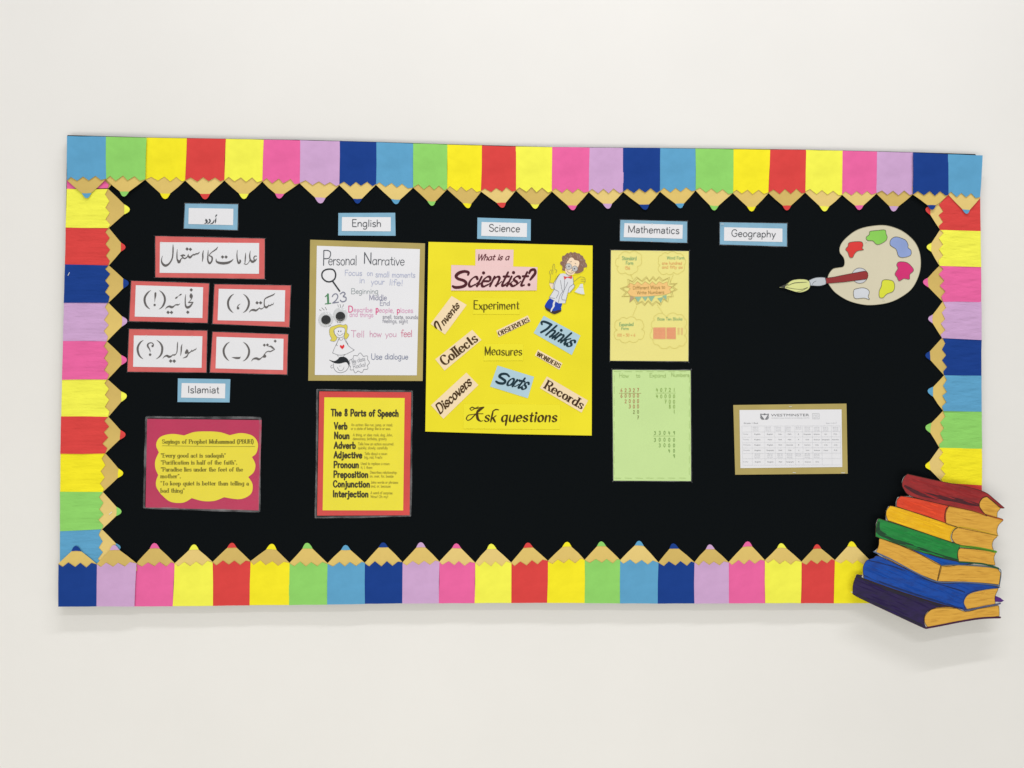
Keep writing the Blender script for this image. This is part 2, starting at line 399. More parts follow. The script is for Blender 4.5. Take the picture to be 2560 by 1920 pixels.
def printed(text, k, p0, p1, cap, d, m, parent, name='lettering', off=.0004):
    """sans-serif print: outlines of the built-in font as a flat mesh"""
    cu = bpy.data.curves.new('t', 'FONT'); cu.body = text; cu.resolution_u = 3; cu.size = 1.0
    to = bpy.data.objects.new('t', cu); COL.objects.link(to)
    bpy.context.view_layer.update()
    src = to.to_mesh(); V = [tuple(v.co) for v in src.vertices]; F = [tuple(f.vertices) for f in src.polygons]
    to.to_mesh_clear(); bpy.data.objects.remove(to)
    x0 = min(v[0] for v in V); x1 = max(v[0] for v in V)
    (a, b) = k([p0, p1]); cap = cap/k.o[2]
    dx, dy = b[0]-a[0], b[1]-a[1]; L = math.hypot(dx, dy); ux, uy = dx/L, dy/L; vx, vy = uy, -ux
    I = Ink(); CAPH = .729
    for v in V:
        s = (v[0]-x0)/(x1-x0)*L; t = v[1]/CAPH*cap
        I.v.append((a[0]+ux*s+vx*t, a[1]+uy*s+vy*t, 0))
    I.f = F
    return I.build(name, d, m, parent, off)

# ================================================================== the setting
def plain_box(name, x0, x1, y0, y1, z0, z1, m, parent=None, off=Vector((0, 0, 0))):
    bm = bmesh.new(); bmesh.ops.create_cube(bm, size=1)
    for v in bm.verts:
        v.co = Vector((x0+(v.co.x+.5)*(x1-x0), y0+(v.co.y+.5)*(y1-y0), z0+(v.co.z+.5)*(z1-z0)))-off
    me = bpy.data.meshes.new(name); bm.to_mesh(me); bm.free()
    return link(name, me, parent, m)
WALL = mat('painted_plaster', (240, 238, 235), .55, .25, .02, 1.3, .02, 5, .6)
wall = plain_box('wall', -6, 6, 0, .15, -0.2, 6.2, WALL); tag(wall, kind='structure')

# ================================================================== the board
D0 = .020      # face of the board before the wall
c = [P(168, 338.5, D0), P(2450, 384, D0), P(2452, 1507, D0), P(147, 1515, D0)]
board = thing('bulletin_board', (1300, 1512), 0.0,
              'large black felt bulletin board mounted on the white wall, edged with paper pencils', 'bulletin board', amp=0)
o0 = ORI[board.name]
def slab(name, pts, d0, d1, m, parent, bev=.0012):
    bm = bmesh.new()
    f = [bm.verts.new(Vector((P(x, y, D0).x, -d1, P(x, y, D0).z))-o0) for x, y in pts]
    bm.faces.new(f); r = bmesh.ops.extrude_face_region(bm, geom=bm.faces[:])
    for v in r['geom']:
        if isinstance(v, bmesh.types.BMVert): v.co.y = -d0-o0.y
    bmesh.ops.recalc_face_normals(bm, faces=bm.faces[:])
    bmesh.ops.bevel(bm, geom=bm.edges[:], offset=bev, segments=2, affect='EDGES')
    me = bpy.data.meshes.new(name); bm.to_mesh(me); bm.free()
    return link(name, me, parent, m)
slab('felt_panel', [(167.5,337.3),(366,343.0),(564,346.3),(750,349.2),(940,354.2),(1118,360),(1380,367),(1650,369.3),(2015,373.6),(2283,380),(2440,385),(2452,1505),(2000,1505),(1460,1505),(1000,1507),(530,1512),(148,1515)], .0085, D0, FELT, board)
slab('backing_frame', [(172, 342), (2446, 388), (2448, 1502), (152, 1510)], .0003, .008, mat('board_frame', (60, 58, 56), .5, .3, .05), board)

# ================================================================== border of paper pencils
def tooth(n_pts, amp=10.0, seed=0, teeth=3):
    r = random.Random(seed); out = []
    return r
def pencil(side, a0, a1, o0_, o1_, sh0, sh1, tip, colname, d, seed, label, group, hidden=False):
    """side: T,B,L,R. a0,a1: the two outer corners; sh0,sh1: the two shoulders; tip: its point (photo px)"""
    r = random.Random(seed*13+5)
    name = 'paper_pencil'
    cx = (a0[0]+a1[0])/2; cy = max(a0[1], a1[1], tip[1])
    root = thing(name, ((a0[0]+a1[0])/2, max(a0[1], a1[1], sh0[1], sh1[1], tip[1])), d, label, 'paper pencil', group, amp=.0011, wl=.075)
    A0, A1, H0, H1, T = [Vector(p) for p in (a0, a1, sh0, sh1, tip)]
    mid = (H0+H1)/2; ax = (T-mid); L = ax.length; u = ax/L; v = (H1-H0).normalized()
    wd = (H1-H0).length
    wood = r.choice(WOODS)
    side_b = side in 'LR'
    pm = MATS[('creased_paper_' if side_b else 'construction_paper_')+colname.replace(' ', '_')]
    q_ = wd/93*r.uniform(.9, 1.06); bk = r.uniform(11.6, 13)
    Tc0 = T-v*11.6*q_-u*bk*q_; Tc1 = T+v*11.6*q_-u*bk*q_
    wig = lambda s: v*r.uniform(-s, s)+u*r.uniform(-s, s)
    q1 = H0+(Tc0-H0)*.5+wig(.7); q2 = H1+(Tc1-H1)*.5+wig(.7)
    inset = 1.0
    def nose(g):
        h = [(9.0+g, 8.0), (6.6+g, 4.3-g*.3), (4.0+g*.7, 1.4-g*.7)]
        return [T-v*a_*q_-u*b_*q_ for a_, b_ in h]+[T+u*g*1.1]+[T+v*a_*q_-u*b_*q_ for a_, b_ in reversed(h)]
    woodp = [H0-u*20+v*inset, H0-u*1, q1, Tc0]+nose(0)+[Tc1, q2, H1-u*1, H1-u*20-v*inset]
    sheet('wood_cone', [tuple(p) for p in woodp], d, wood, root, .0004, 18)
    # coloured point, a separate snip of paper over the wood
    ov = .6
    tipp = [Tc0-v*ov]+nose(ov)+[Tc1+v*ov, Tc1+(Tc0-Tc1)*.5+u*r.uniform(-1, 1)]
    sheet('coloured_tip', [tuple(p) for p in tipp], d+.0007, pm, root, .0004, 16)
    # body with a pinked edge over the wood
    amp = r.uniform(10, 11.8)
    nt = 3
    z = []
    ph = r.uniform(-.08, .08)
    xs = [0.0]
    start_up = r.random() < .5
    # valleys of body (towards tip) and peaks
    fr = [0, .12, .28, .44, .58, .74, .88, 1.0]
    for i, f in enumerate(fr):
        if 0 < i < 7: f += ph*.5 + r.uniform(-.012, .012)
        if i in (0, 7): off = -r.uniform(2, 5)
        elif i % 2 == 1: off = -amp+r.uniform(-1, 1)
        else: off = r.uniform(-1.2, 1.2)
        p = H0+(H1-H0)*f+u*(off+1.5)
        if i == 0: p += v*.2
        z.append(p)
    outer = [A1+(A0-A1)*t+wig(.35) for t in (0, .33, .66, 1)]
    sd0 = A0+(H0-A0)*.5+v*r.uniform(-.9, .9); sd1 = A1+(H1-A1)*.5+v*r.uniform(-.9, .9)
    body = [sd0]+z+[sd1]+outer
    sheet('pencil_body', [tuple(p) for p in body], d+r.choice((.0014, .0016, .0022)), pm, root, .0005, 18)
    return root

def staples(spots, d, parent):
    m = mat('staple_metal', (225, 225, 220), .25, .8, 0, 9, 0, 1, 0)
    for x, y, a, l in spots:
        I = Ink(); dx, dy = math.cos(a)*l/2, math.sin(a)*l/2
        s = sheet('staple', [(x-dx-dy*.16, y-dy+dx*.16), (x+dx-dy*.16, y+dy+dx*.16), (x+dx+dy*.16, y+dy-dx*.16), (x-dx+dy*.16, y-dy-dx*.16)], d, m, parent, .0004, None)

CYC = ['light blue', 'green', 'yellow', 'red', 'pale yellow', 'pink', 'lilac', 'navy blue']
ORD = ['first', 'second', 'third', 'fourth', 'fifth', 'sixth', 'seventh', 'eighth', 'ninth', 'tenth', 'eleventh', 'twelfth',
       'thirteenth', 'fourteenth', 'fifteenth', 'sixteenth', 'seventeenth', 'eighteenth', 'nineteenth', 'twentieth',
       'twenty-first', 'twenty-second', 'twenty-third', 'twenty-fourth', 'last']
def near_label(cn, way, row, i, prev, nxt, ordw):
    if prev and nxt: nb = 'between %s and %s' % (prev, nxt)
    elif nxt: nb = 'beside a %s one' % nxt
    else: nb = 'after a %s one' % prev
    return '%s paper pencil pointing %s, %s %s, %s' % (cn, way, ordw, row, nb)

# top row
TX = [168,265.5,366,468,564,659.5,750,850,940.5,1033,1118,1205,1290,1380,1474,1558,1650,1739,1833,1926,2015,2106.5,2192,2283,2370,2456]
TXb = [168,265.5,363,463,561,656,749,848.5,940,1033,1118,1203,1290,1380,1472,1558,1650,1739,1832,1921,2013,2105,2191,2282,2371,2450]
TY = [340,342,344.5,346,347.5,349,351,353,356,359,361.5,364,366.5,368,369,369.5,370.5,371.5,373.5,374,375,377,379,381.5,385.5,388.5]
TS = [452,449,450,452,452,455,459,464,463,470,474,480,477,480,481,481,480,477,483.5,483.5,482,488,485,487,488,496]
TT = [(217,495),(310,491),(413,497),(513,498),(610,497),(698,496),(801,508),(894,508.5),(990,510),(1080,514),(1170,520),(1256,519),(1338,521.5),
      (1432,525),(1520,521.5),(1613,524),(1701,520),(1785,525.5),(1879,528),(1967,525.5),(2061,528),(2148,524.5),(2234,528),(2330,524),(2416,534)]
grp = 'paper pencils along the top edge of the board'
for i in range(25):
    cn = CYC[i % 8]
    lab = near_label(cn, 'down', 'in the top border', i, CYC[(i-1) % 8] if i else None, CYC[(i+1) % 8] if i < 24 else None,
                     (ORD[i] if i < 24 else 'last'))
    sb = {4: .0}.get(i, 0)
    pencil('T', (TX[i]-.3, TY[i]), (TX[i+1]+.3, TY[i+1]), 0, 0, (TXb[i]-.2, TS[i]), (TXb[i+1]+.2, TS[i+1]), TT[i], cn,
           .0262 if i in (0, 24, 23, 1) else .0212+(.0009 if i % 2 else 0), i, lab, grp)
# bottom row
BX = [146.5,241,336,432,532.6,623.7,722.5,818.5,912,1006,1097,1187,1278,1368,1461,1550,1644,1736,1821.5,1913,2001.6,2085,2174]
BXt = [146,242,341,437,531.5,626.5,724,819,912,1006.5,1098.5,1188,1278,1370,1461.5,1550.5,1646,1736,1821.5,1912,2003.5,2087,2178]
BY = [1516.5,1516,1516,1515.5,1514.5,1513,1512.3,1511.5,1509.5,1508.6,1508,1507.6,1507.2,1507,1507.8,1508.4,1508.8,1508.6,1508.4,1507.8,1507.6,1508,1508]
BS = [1408,1409,1407,1407,1404,1402,1406,1407,1406,1405,1403,1406,1405.5,1401,1398.6,1399,1405,1404.5,1404.5,1399.5,1403,1399.5,1403]
BT = [(190,1365),(285,1363),(386.4,1358),(485,1361.6),(580,1357.5),(680,1360),(768,1357.5),(864,1363),(958,1356.6),(1052,1356),(1141,1359),
      (1228,1360),(1319.5,1357),(1417.6,1355),(1503,1354),(1598,1352.5),(1683,1359),(1774.5,1361.5),(1869,1354),(1953,1358.5),(2042,1361),(2129,1354)]
CB = ['navy blue', 'lilac', 'pink', 'pale yellow', 'red', 'yellow', 'green', 'light blue']
grp = 'paper pencils along the bottom edge of the board'
for i in range(22):
    cn = CB[i % 8]
    nx = CB[(i+1) % 8] if i < 21 else 'painted book stack'
    lab = near_label(cn, 'up', 'in the bottom border', i, CB[(i-1) % 8] if i else None, nx if i < 21 else None, ORD[i])
    if i == 21: lab = 'yellow paper pencil pointing up in the bottom border, partly behind the painted books'
    pencil('B', (BX[i]-.3, BY[i]), (BX[i+1]+.3, BY[i+1]), 0, 0, (BXt[i]-.2, BS[i]), (BXt[i+1]+.2, BS[i+1]), BT[i], cn,
           .0262 if i in (0, 1) else .0212+(.0009 if i % 2 else 0), 100+i, lab, grp)
# left column
LY = [446,472.5,568.5,661.5,757,853.4,949.2,1041.5,1134,1230,1327.5,1412]
LX = [168,167,164.5,162.5,160,158,155.5,153,151.5,150.5,150.3,150]
LSX = [270,272,273,273,272,268.5,270.5,272,264.5,258,256,254]
LSY = [446,473,570,663.5,757,853.6,948.5,1042,1133.5,1230,1323,1418]
LT = [(318,430),(324,524),(313.6,618),(321.5,708),(318,803),(317,899.7),(317,990),(313.6,1087),(307.5,1183.5),(303.5,1279),(301,1369)]
CLc = ['pink', 'pale yellow', 'red', 'navy blue', 'lilac', 'pink', 'pale yellow', 'red', 'yellow', 'green', 'light blue']
grp = 'paper pencils along the left edge of the board'
for i in range(11):
    lab = near_label(CLc[i], 'right', 'down the left border', i, CLc[i-1] if i else None, CLc[i+1] if i < 10 else None, ORD[i])
    if i == 0: lab = 'pink paper pencil at the top left corner, nearly hidden under the blue one'
    if i == 0:
        # only a strip of it shows
        pencil('L', (168, 400), (167.5, 472), 0, 0, (262, 398), (272, 471), (300, 440), 'pink', .0212, 200, lab, grp)
        continue
    if i == 10: lab = 'light blue paper pencil pointing right, lowest down the left border, under the navy one'
    pencil('L', (LX[i], LY[i]-.4), (LX[i+1], LY[i+1]+.4), 0, 0, (LSX[i], LSY[i]-.2), (LSX[i+1], LSY[i+1]+.2), LT[i], CLc[i],
           .0212+(.0009 if i % 2 else 0), 200+i, lab, grp)
def staple_on(obname, x, y, a, l, d):
    for o in bpy.data.objects:
        if o.get('label', '').startswith(obname) and o.get('category'): staples([(x, y, a, l)], d, o); return
staple_on('navy blue paper pencil pointing right', 172, 685, -1.1, 9, D0+.0048)
staple_on('green paper pencil pointing right', 276.5, 1283, -.75, 10, D0+.0036)
# right column
RY = [484,578,667,755,849.5,939.3,1028.6,1121.3,1213,1303]
RX = [2450,2451,2452.6,2453,2454,2453.5,2454,2455,2454.5,2454]
RSX = [2347,2349,2347.5,2355.6,2354,2359,2356.5,2347,2356,2356]
RSY = [487,574.5,664.5,754,845,938,1027,1119.5,1207,1300]
RT = [(2314,524),(2317,617.5),(2308,705.5),(2321,796.5),(2313.5,888.6),(2319.6,977.5),(2314,1068),(2313.5,1165),(2316,1255)]
CR = ['red', 'pale yellow', 'pink', 'lilac', 'navy blue', 'light blue', 'green', 'yellow', 'red']
grp = 'paper pencils along the right edge of the board'
for i in range(9):
    lab = near_label(CR[i], 'left', 'down the right border', i, CR[i-1] if i else None, CR[i+1] if i < 8 else None, ORD[i])
    if i == 8: lab = 'red paper pencil at the bottom of the right border, almost hidden by painted books'
    pencil('R', (RX[i], RY[i]-.4), (RX[i+1], RY[i+1]+.4), 0, 0, (RSX[i], RSY[i]-.2), (RSX[i+1], RSY[i+1]+.2), RT[i], CR[i],
           .0222 if i == 0 else .0212+(.0009 if i % 2 else 0), 300+i, lab, grp)

# ================================================================== cards and posters
BLUEC = mat('card_blue', (132, 180, 208), .45, .4, .05, 30, .05, 20, .05)
REDC = mat('card_red', (218, 96, 94), .45, .4, .06, 30, .05, 20, .05)
GOLD = mat('card_gold', (178, 160, 92), .5, .4, .05, 12, .05, 20, .2)
DB = D0+.0012
def bottom(pts): return ((pts[2][0]+pts[3][0])/2, max(p[1] for p in pts))
def grow(pts, g):
    cx = sum(p[0] for p in pts)/len(pts); cy = sum(p[1] for p in pts)/len(pts)
    return [(p[0]+(g if p[0] > cx else -g), p[1]+(g if p[1] > cy else -g)) for p in pts]
def film(pts, d, parent, seed=1, w=2.0):
    r = random.Random(seed)
    n = []
    for i in range(4):
        a, b = pts[i], pts[(i+1) % 4]; L_ = math.hypot(b[0]-a[0], b[1]-a[1]); c_ = (w*1.0)/L_
        for t in range(6):
            f_ = c_+(1-2*c_)*t/5; n.append((a[0]+(b[0]-a[0])*f_+r.uniform(-.5, .5), a[1]+(b[1]-a[1])*f_+r.uniform(-.5, .5)))
    f = sheet('laminate_film', n, d, FILM, parent, .00015, 26)
    I = Ink()
    mx_, my_ = sum(p[0] for p in n)/24, sum(p[1] for p in n)/24
    I.stroke([(p[0]+(w*.42 if p[0] < mx_ else -w*.42), p[1]+(w*.42 if p[1] < my_ else -w*.42), r.uniform(.5, 1)*w) for p in n], None, True, closed=True, n=3)
    I.build('film_edge', d, EDGE, f, off=.0002)
    return f
def card(frame, white, fm, label, group, name='subject_card', lam=True, d=DB, seed=1):
    t = thing(name, bottom(frame), d, label, 'card' if name != 'subject_card' else 'subject card', group, amp=.0007, wl=.1)
    sheet('backing_card', frame, d, fm, t)
    sheet('white_paper', white, d+.0006, WHITE, t)
    if lam: film(grow(frame, 1.6), d+.0016, t, seed, 1.5)
    return t
GREY = (84, 88, 94)
grp = 'blue framed subject name cards'
PD = DB+.0006
t = card([(846,532.6),(988,532),(989,589.5),(845.6,588.6)], [(855,542.7),(977,543),(977,578.5),(854.4,577.5)], BLUEC, 'blue framed white card reading English, above the Personal Narrative poster', grp, seed=2, lam=False)
K3 = K(700, 300, 3.16)
I = Ink(); write(I, K3, 'English', (566, 842), (803, 844), 56, .115, 'sans'); I.build('lettering', PD, ink(GREY), t)
t = card([(1193.7,544),(1327,548.4),(1326.6,601.6),(1193,597)], [(1204,555),(1317.7,558),(1317,593),(1203,589.6)], BLUEC, 'blue framed white card reading Science, above the yellow scientist poster', grp, seed=3, lam=False)
I = Ink(); write(I, K3, 'Science', (1648, 880), (1898, 885), 56, .115, 'sans'); I.build('lettering', PD, ink(GREY), t)
K4 = K(1400, 300, 3.16)
t = card([(1551,550),(1718,554),(1717.4,607),(1550,602)], [(1561,558),(1707,562),(1706,597),(1559,593)], BLUEC, 'blue framed white card reading Mathematics, above the pale yellow sheet', grp, seed=4)
I = Ink(); write(I, K4, 'Mathematics', (534, 890), (945, 899), 56, .115, 'sans'); I.build('lettering', PD, ink(GREY), t)
staples([(1630, 559, 0, 4), (1629, 604, -.3, 4)], DB+.0022, t)
t = card([(1800,556),(1967.4,559),(1967,616),(1799.7,611)], [(1810.4,568),(1956,571.5),(1956,605),(1810,602)], BLUEC, 'blue framed white card reading Geography, left of the paint palette', grp, seed=5)
I = Ink(); write(I, K4, 'Geography', (1352, 920), (1705, 927), 54, .115, 'sans'); I.build('lettering', PD, ink(GREY), t)
staples([(1806, 560, 0, 7)], DB+.0022, t)
K2 = K(100, 800, 3.16)
t = card([(445,946),(576,948),(574,1006),(444,1005)], [(454.4,957.6),(563.6,959),(562.7,996),(453,994)], BLUEC, 'blue framed white card reading Islamiat, above the crimson sayings poster', grp, seed=6, lam=False)
I = Ink(); write(I, K2, 'Islamiat', (1166, 576), (1418, 578), 56, .115, 'sans'); I.build('lettering', PD, ink(GREY), t)
t = card([(463,509),(595,511),(593.5,575),(460,571)], [(472,520),(583.5,522),(582.6,563),(471,560)], BLUEC, 'blue framed white card with one small Urdu word, topmost on the left', grp, seed=7)
KU = K(455, 500, 14.747); I = Ink()
for s in ([(1265,650,10),(1245,740,48),(1240,800,44),(1225,860,14)], [(1298,540,10),(1270,568,50),(1232,628,14)],
          [(1190,740,20),(1172,800,40),(1125,858,44),(1050,880,14)], [(1000,712,30),(1035,745,55),(1038,800,48),(990,850,40),(930,872,10)],
          [(888,712,34),(900,755,85),(928,800,52),(890,848,44),(822,874,10)]): I.stroke(KU(s), None)
I.build('lettering', PD, ink((70, 76, 82)), t)

grp = 'red framed white cards with Urdu words'
UG = (98, 94, 94)
def urdu(I, k, strokes, dots=(), rd=50, circ=()):
    for s in strokes: I.stroke(k(s), None)
    for x, y in dots:
        (q,) = k([(x, y)]); I.diamond(q[0], q[1], rd/k.o[2])
    for x, y, r in circ:
        (q,) = k([(x, y)]); I.dot(q[0], q[1], r/k.o[2])
t = card([(388.6,590.5),(661.7,597),(661,697),(388.6,693)], [(400,605.5),(648,607.6),(647.5,684.5),(399,682)], REDC, 'widest red framed white card with a line of Urdu, above four smaller cards', grp, 'word_card', seed=8)
I = Ink(); urdu(I, K(395, 600, 8.508), [
 [(322,95,8),(322,180,28),(318,300,28),(300,400,28),(240,500,34),(160,545,52),(95,500,40),(75,430,22),(95,340,8)],
 [(412,200,8),(405,300,22),(408,400,28),(425,450,34)], [(425,430,30),(445,465,66),(475,440,34),(490,405,20),(540,375,16),(510,345,26),(535,318,26),(580,330,12)],
 [(475,335,8),(520,325,30),(575,335,14)], [(515,360,18),(570,395,26),(630,355,18),(650,300,10)],
 [(640,330,26),(680,372,44),(740,320,22),(755,300,12)], [(745,315,20),(785,312,30),(820,285,14)], [(815,300,20),(855,290,26),(888,255,6)],
 [(970,220,8),(955,300,28),(956,380,28),(943,465,8)],
 [(1070,215,8),(1064,330,26),(1062,430,30),(1098,498,40),(1145,450,32),(1155,380,34),(1125,345,26),(1090,330,16),(1130,275,18),(1200,225,24),(1245,190,26),(1275,145,6)],
 [(1240,400,8),(1245,455,30),(1300,485,48),(1400,495,54),(1500,480,48),(1570,440,26),(1602,405,8)],
 [(1688,215,8),(1680,330,22),(1692,430,28),(1718,490,44),(1752,460,36),(1745,430,30)],
 [(1865,275,8),(1860,380,26),(1850,500,14)], [(1828,505,10),(1880,520,14),(1930,480,12),(1958,420,14)],
 [(1965,235,8),(1952,330,26),(1962,410,30),(2005,462,50),(2065,440,34),(2102,400,10)], [(2098,345,18),(2060,345,22),(2038,385,22),(2050,420,26)]],
 [(622,192),(692,200),(1375,362),(1450,362)], 37)
I.build('lettering', PD, ink(UG), t)
staples([(404, 605, 0, 4), (517, 606, 0, 3), (573, 606, 0, 3)], DB+.0022, t)
t = card([(328.5,702.5),(522.5,709),(518.4,807),(323.7,802.5)], [(339.6,713),(508,718),(506,795),(337,791.5)], REDC, 'red framed Urdu word card with a bracketed exclamation mark', grp, 'word_card', seed=9)
I = Ink(); urdu(I, K(335, 710, 12.289), [
 [(520,195,8),(430,265,45),(345,390,62),(330,520,64),(370,650,58),(440,730,35),(495,768,8)],
 [(662,285,60),(658,370,55),(645,470,22),(640,555,8)],
 [(780,200,8),(870,270,40),(940,390,60),(950,520,60),(910,640,56),(850,720,35),(770,775,8)],
 [(965,770,8),(1020,710,34),(1100,690,62),(1170,715,65),(1230,680,35),(1285,635,22)], [(1280,640,24),(1330,640,44),(1380,635,28),(1418,600,8)],
 [(1270,445,20),(1310,418,52),(1345,390,15),(1395,350,15),(1430,330,45),(1470,305,8)],
 [(1590,320,8),(1578,450,30),(1580,600,36),(1600,690,54),(1650,720,74),(1720,690,60),(1780,620,42),(1818,560,20)],
 [(1822,562,24),(1740,568,36),(1665,570,14)], [(1668,568,12),(1740,500,18),(1782,430,24),(1800,370,26)],
 [(1755,305,40),(1758,350,98),(1755,400,80)]],
 [(1050,872),(1155,875),(1763,183),(1655,868)], 54, [(638,645,36)])
I.build('lettering', PD, ink(UG), t)
t = card([(536.7,711),(726.6,714),(722.8,817.5),(532,809)], [(546.8,722),(713,725.6),(711.4,804),(544,800.6)], REDC, 'red framed Urdu word card with a bracketed comma', grp, 'word_card', seed=10)
I = Ink(); urdu(I, K(540, 718, 12.289), [
 [(550,210,8),(460,275,45),(385,400,62),(370,510,62),(400,640,58),(470,735,35),(535,785,8)],
 [(750,515,8),(695,550,26),(660,605,26),(665,640,50)],
 [(840,210,8),(930,285,40),(1000,400,60),(1012,520,60),(970,650,56),(910,730,35),(830,785,8)],
 [(1020,775,8),(1080,710,38),(1160,700,65),(1230,715,55),(1300,670,35),(1340,620,10)], [(1330,640,20),(1390,668,34),(1450,640,20),(1482,600,14)],
 [(1815,185,8),(1760,235,35),(1620,295,38),(1530,340,34),(1490,400,28),(1485,520,32),(1500,590,50),(1550,620,66),(1605,580,34),(1625,535,12)],
 [(1610,575,26),(1660,565,34),(1705,540,26),(1718,510,10)], [(1712,540,24),(1752,530,24),(1780,475,8)]],
 [(1265,480),(1373,480)], 54, [(680,645,40)])
I.build('lettering', PD, ink(UG), t)
t = card([(323.4,822.8),(517.7,827),(515.5,931),(319,929)], [(334.8,838.6),(506,840.5),(504,919.6),(333,917)], REDC, 'red framed Urdu word card with a bracketed question mark', grp, 'word_card', seed=11)
I = Ink(); urdu(I, K(330, 835, 12.289), [
 [(355,190,8),(260,260,45),(190,380,60),(178,490,64),(210,620,58),(270,710,38),(345,765,8)],
 [(640,372,40),(662,335,36),(635,285,28),(570,270,28),(500,305,42),(485,370,52),(520,430,42),(556,500,26),(562,560,8)],
 [(765,190,8),(860,265,40),(925,380,60),(930,500,62),(900,620,55),(830,710,35),(745,768,8)],
 [(945,750,8),(1010,685,34),(1080,668,60),(1140,700,70),(1210,680,40),(1260,630,18)], [(1255,640,22),(1300,645,44),(1350,615,24),(1385,540,28),(1395,400,32),(1400,300,28),(1410,235,6)],
 [(1545,310,8),(1520,400,40),(1515,520,38),(1495,670,10)],
 [(1690,475,30),(1690,535,100),(1665,575,80)], [(1735,580,40),(1715,640,30),(1670,700,42),(1565,742,8)],
 [(1730,595,40),(1800,550,30),(1842,485,10)], [(1820,530,28),(1870,520,36),(1905,490,18),(1915,460,8)], [(1905,495,20),(1950,480,26),(1988,425,6)]],
 [(1190,830),(1300,832)], 56, [(560,635,40), (635,370,34)])
I.build('lettering', PD, ink(UG), t)
staples([(366, 838, 0, 4), (422, 838.5, 0, 3), (480, 839, 0, 3)], DB+.0022, t)
t = card([(532,830),(720,836.4),(717,936),(525.6,930.7)], [(541.5,842),(709,847),(707.6,925),(539,921)], REDC, 'red framed Urdu word card with a bracketed short dash', grp, 'word_card', seed=12)
I = Ink(); urdu(I, K(535, 838, 12.289), [
 [(480,210,8),(390,275,40),(312,400,60),(298,510,62),(330,630,58),(400,730,38),(465,785,8)],
 [(550,680,8),(640,695,44),(730,702,62),(785,695,50),(815,660,8)],
 [(900,210,8),(990,280,40),(1065,400,55),(1082,520,60),(1050,640,58),(980,740,38),(890,800,8)],
 [(1145,800,8),(1210,730,38),(1300,712,68),(1380,738,62),(1440,710,30),(1510,650,24),(1555,580,20)], [(1555,590,30),(1560,640,100),(1540,660,70)],
 [(1555,585,22),(1615,515,26),(1690,490,28)], [(1690,490,26),(1725,505,32),(1800,470,30),(1870,432,14)],
 [(1870,435,16),(1810,390,50),(1750,345,46),(1700,345,24),(1665,350,8)]],
 [(1550,305),(1645,300),(1883,182)], 48)
I.build('lettering', PD, ink(UG), t)

# ---- Sayings poster
t = thing('sayings_poster', (505, 1280), DB, 'laminated crimson poster with a yellow cloud of sayings, at lower left', 'poster', amp=.0012, wl=.15)
sheet('crimson_sheet', [(368,1047),(654.4,1050),(647,1276),(364,1269)], DB, mat('crimson_print', (190, 34, 84), .5, .35, .05, 8, .05, 12, .05), t)
cloud = K2(segs([(940,1045),(918,985),(950,925),(1040,900),(1140,912)], [(1140,912),(1220,885),(1320,880),(1420,886),(1500,910)],
     [(1500,910),(1590,893),(1680,915),(1722,975),(1710,1050),(1675,1082)], [(1675,1082),(1702,1140),(1690,1200),(1646,1240)],
     [(1646,1240),(1680,1300),(1665,1375),(1580,1415),(1455,1400)], [(1455,1400),(1380,1428),(1290,1430),(1200,1407)],
     [(1200,1407),(1130,1443),(1030,1435),(955,1375)], [(955,1375),(920,1320),(918,1270),(935,1225)], [(935,1225),(912,1170),(912,1110),(940,1045)]))
sheet('yellow_cloud', cloud, DB+.0005, mat('yellow_print', (236, 220, 48), .5, .35, .03, 8, .05, 12, .05), t, .0003)
OL = (122, 112, 16)
I = Ink()
write(I, K2, 'Sayings of Prophet Muhammad (PBUH)', (965, 975), (1690, 975), 31, .22, 'serif')
I.stroke(K2([(968, 993), (1330, 998), (1698, 999)]), .8)
for s, x0, x1, y in (('"Every good act is sadaqah"', 955, 1470, 1085), ('"Purification is half of the faith".', 955, 1560, 1140),
                     ('"Paradise lies under the feet of the', 955, 1605, 1195), ('mother".', 952, 1115, 1248),
                     ('"To keep quiet is better than telling a', 952, 1652, 1305), ('bad thing"', 952, 1145, 1362)):
    write(I, K2, s, (x0, y), (x1, y), 31, .21, 'serif')
I.build('lettering', DB+.0005, ink(OL), t)
film([(364,1040),(654,1042),(651,1281),(357,1272)], DB+.0016, t, 20, 6.5)

# ---- Personal Narrative poster
KN = K(760, 590, 4.484)
t = thing('narrative_poster', (915, 952), DB, 'gold framed white handwritten poster titled Personal Narrative with stick-on googly eyes', 'poster', amp=.0009, wl=.2)
sheet('gold_backing', [(775.6,599.4),(1062.6,608.5),(1056.6,952.4),(770.7,951.7)], DB, GOLD, t)
sheet('white_paper', [(792.3,614.5),(1050,622.8),(1042,938.4),(787,937.5)], DB+.0007, WHITE, t)
ND = DB+.0007
def line(name, rgb, items, parent, d, k, jit=.05):
    I = Ink()
    for s, p0, p1, cap, w in items: write(I, k, s, p0, p1, cap, w, 'pen', jit=jit)
    return I.build(name, d, ink(rgb), parent)
line('title_lettering', (84, 88, 96), [('P', (205,328), (305,330), 160, .065), ('ersonal', (272,322), (595,325), 105, .075), ('N', (665,310), (765,312), 125, .085), ('arrative', (765,322), (1130,330), 100, .075)], t, ND, KN)
line('focus_lettering', (178, 184, 210), [('Focus', (455,442), (655,445), 62, .1), ('on', (705,445), (775,445), 60, .1), ('small', (800,460), (960,462), 62, .1), ('moments', (985,462), (1250,466), 60, .1),
     ('in', (620,525), (685,527), 62, .1), ('your', (750,540), (905,542), 62, .1), ('life!', (955,548), (1110,560), 65, .1)], t, ND, KN)
line('beginning_lettering', (150, 160, 164), [('B', (525,650), (580,650), 62, .09), ('eginning', (580,645), (835,648), 55, .1)], t, ND, KN)
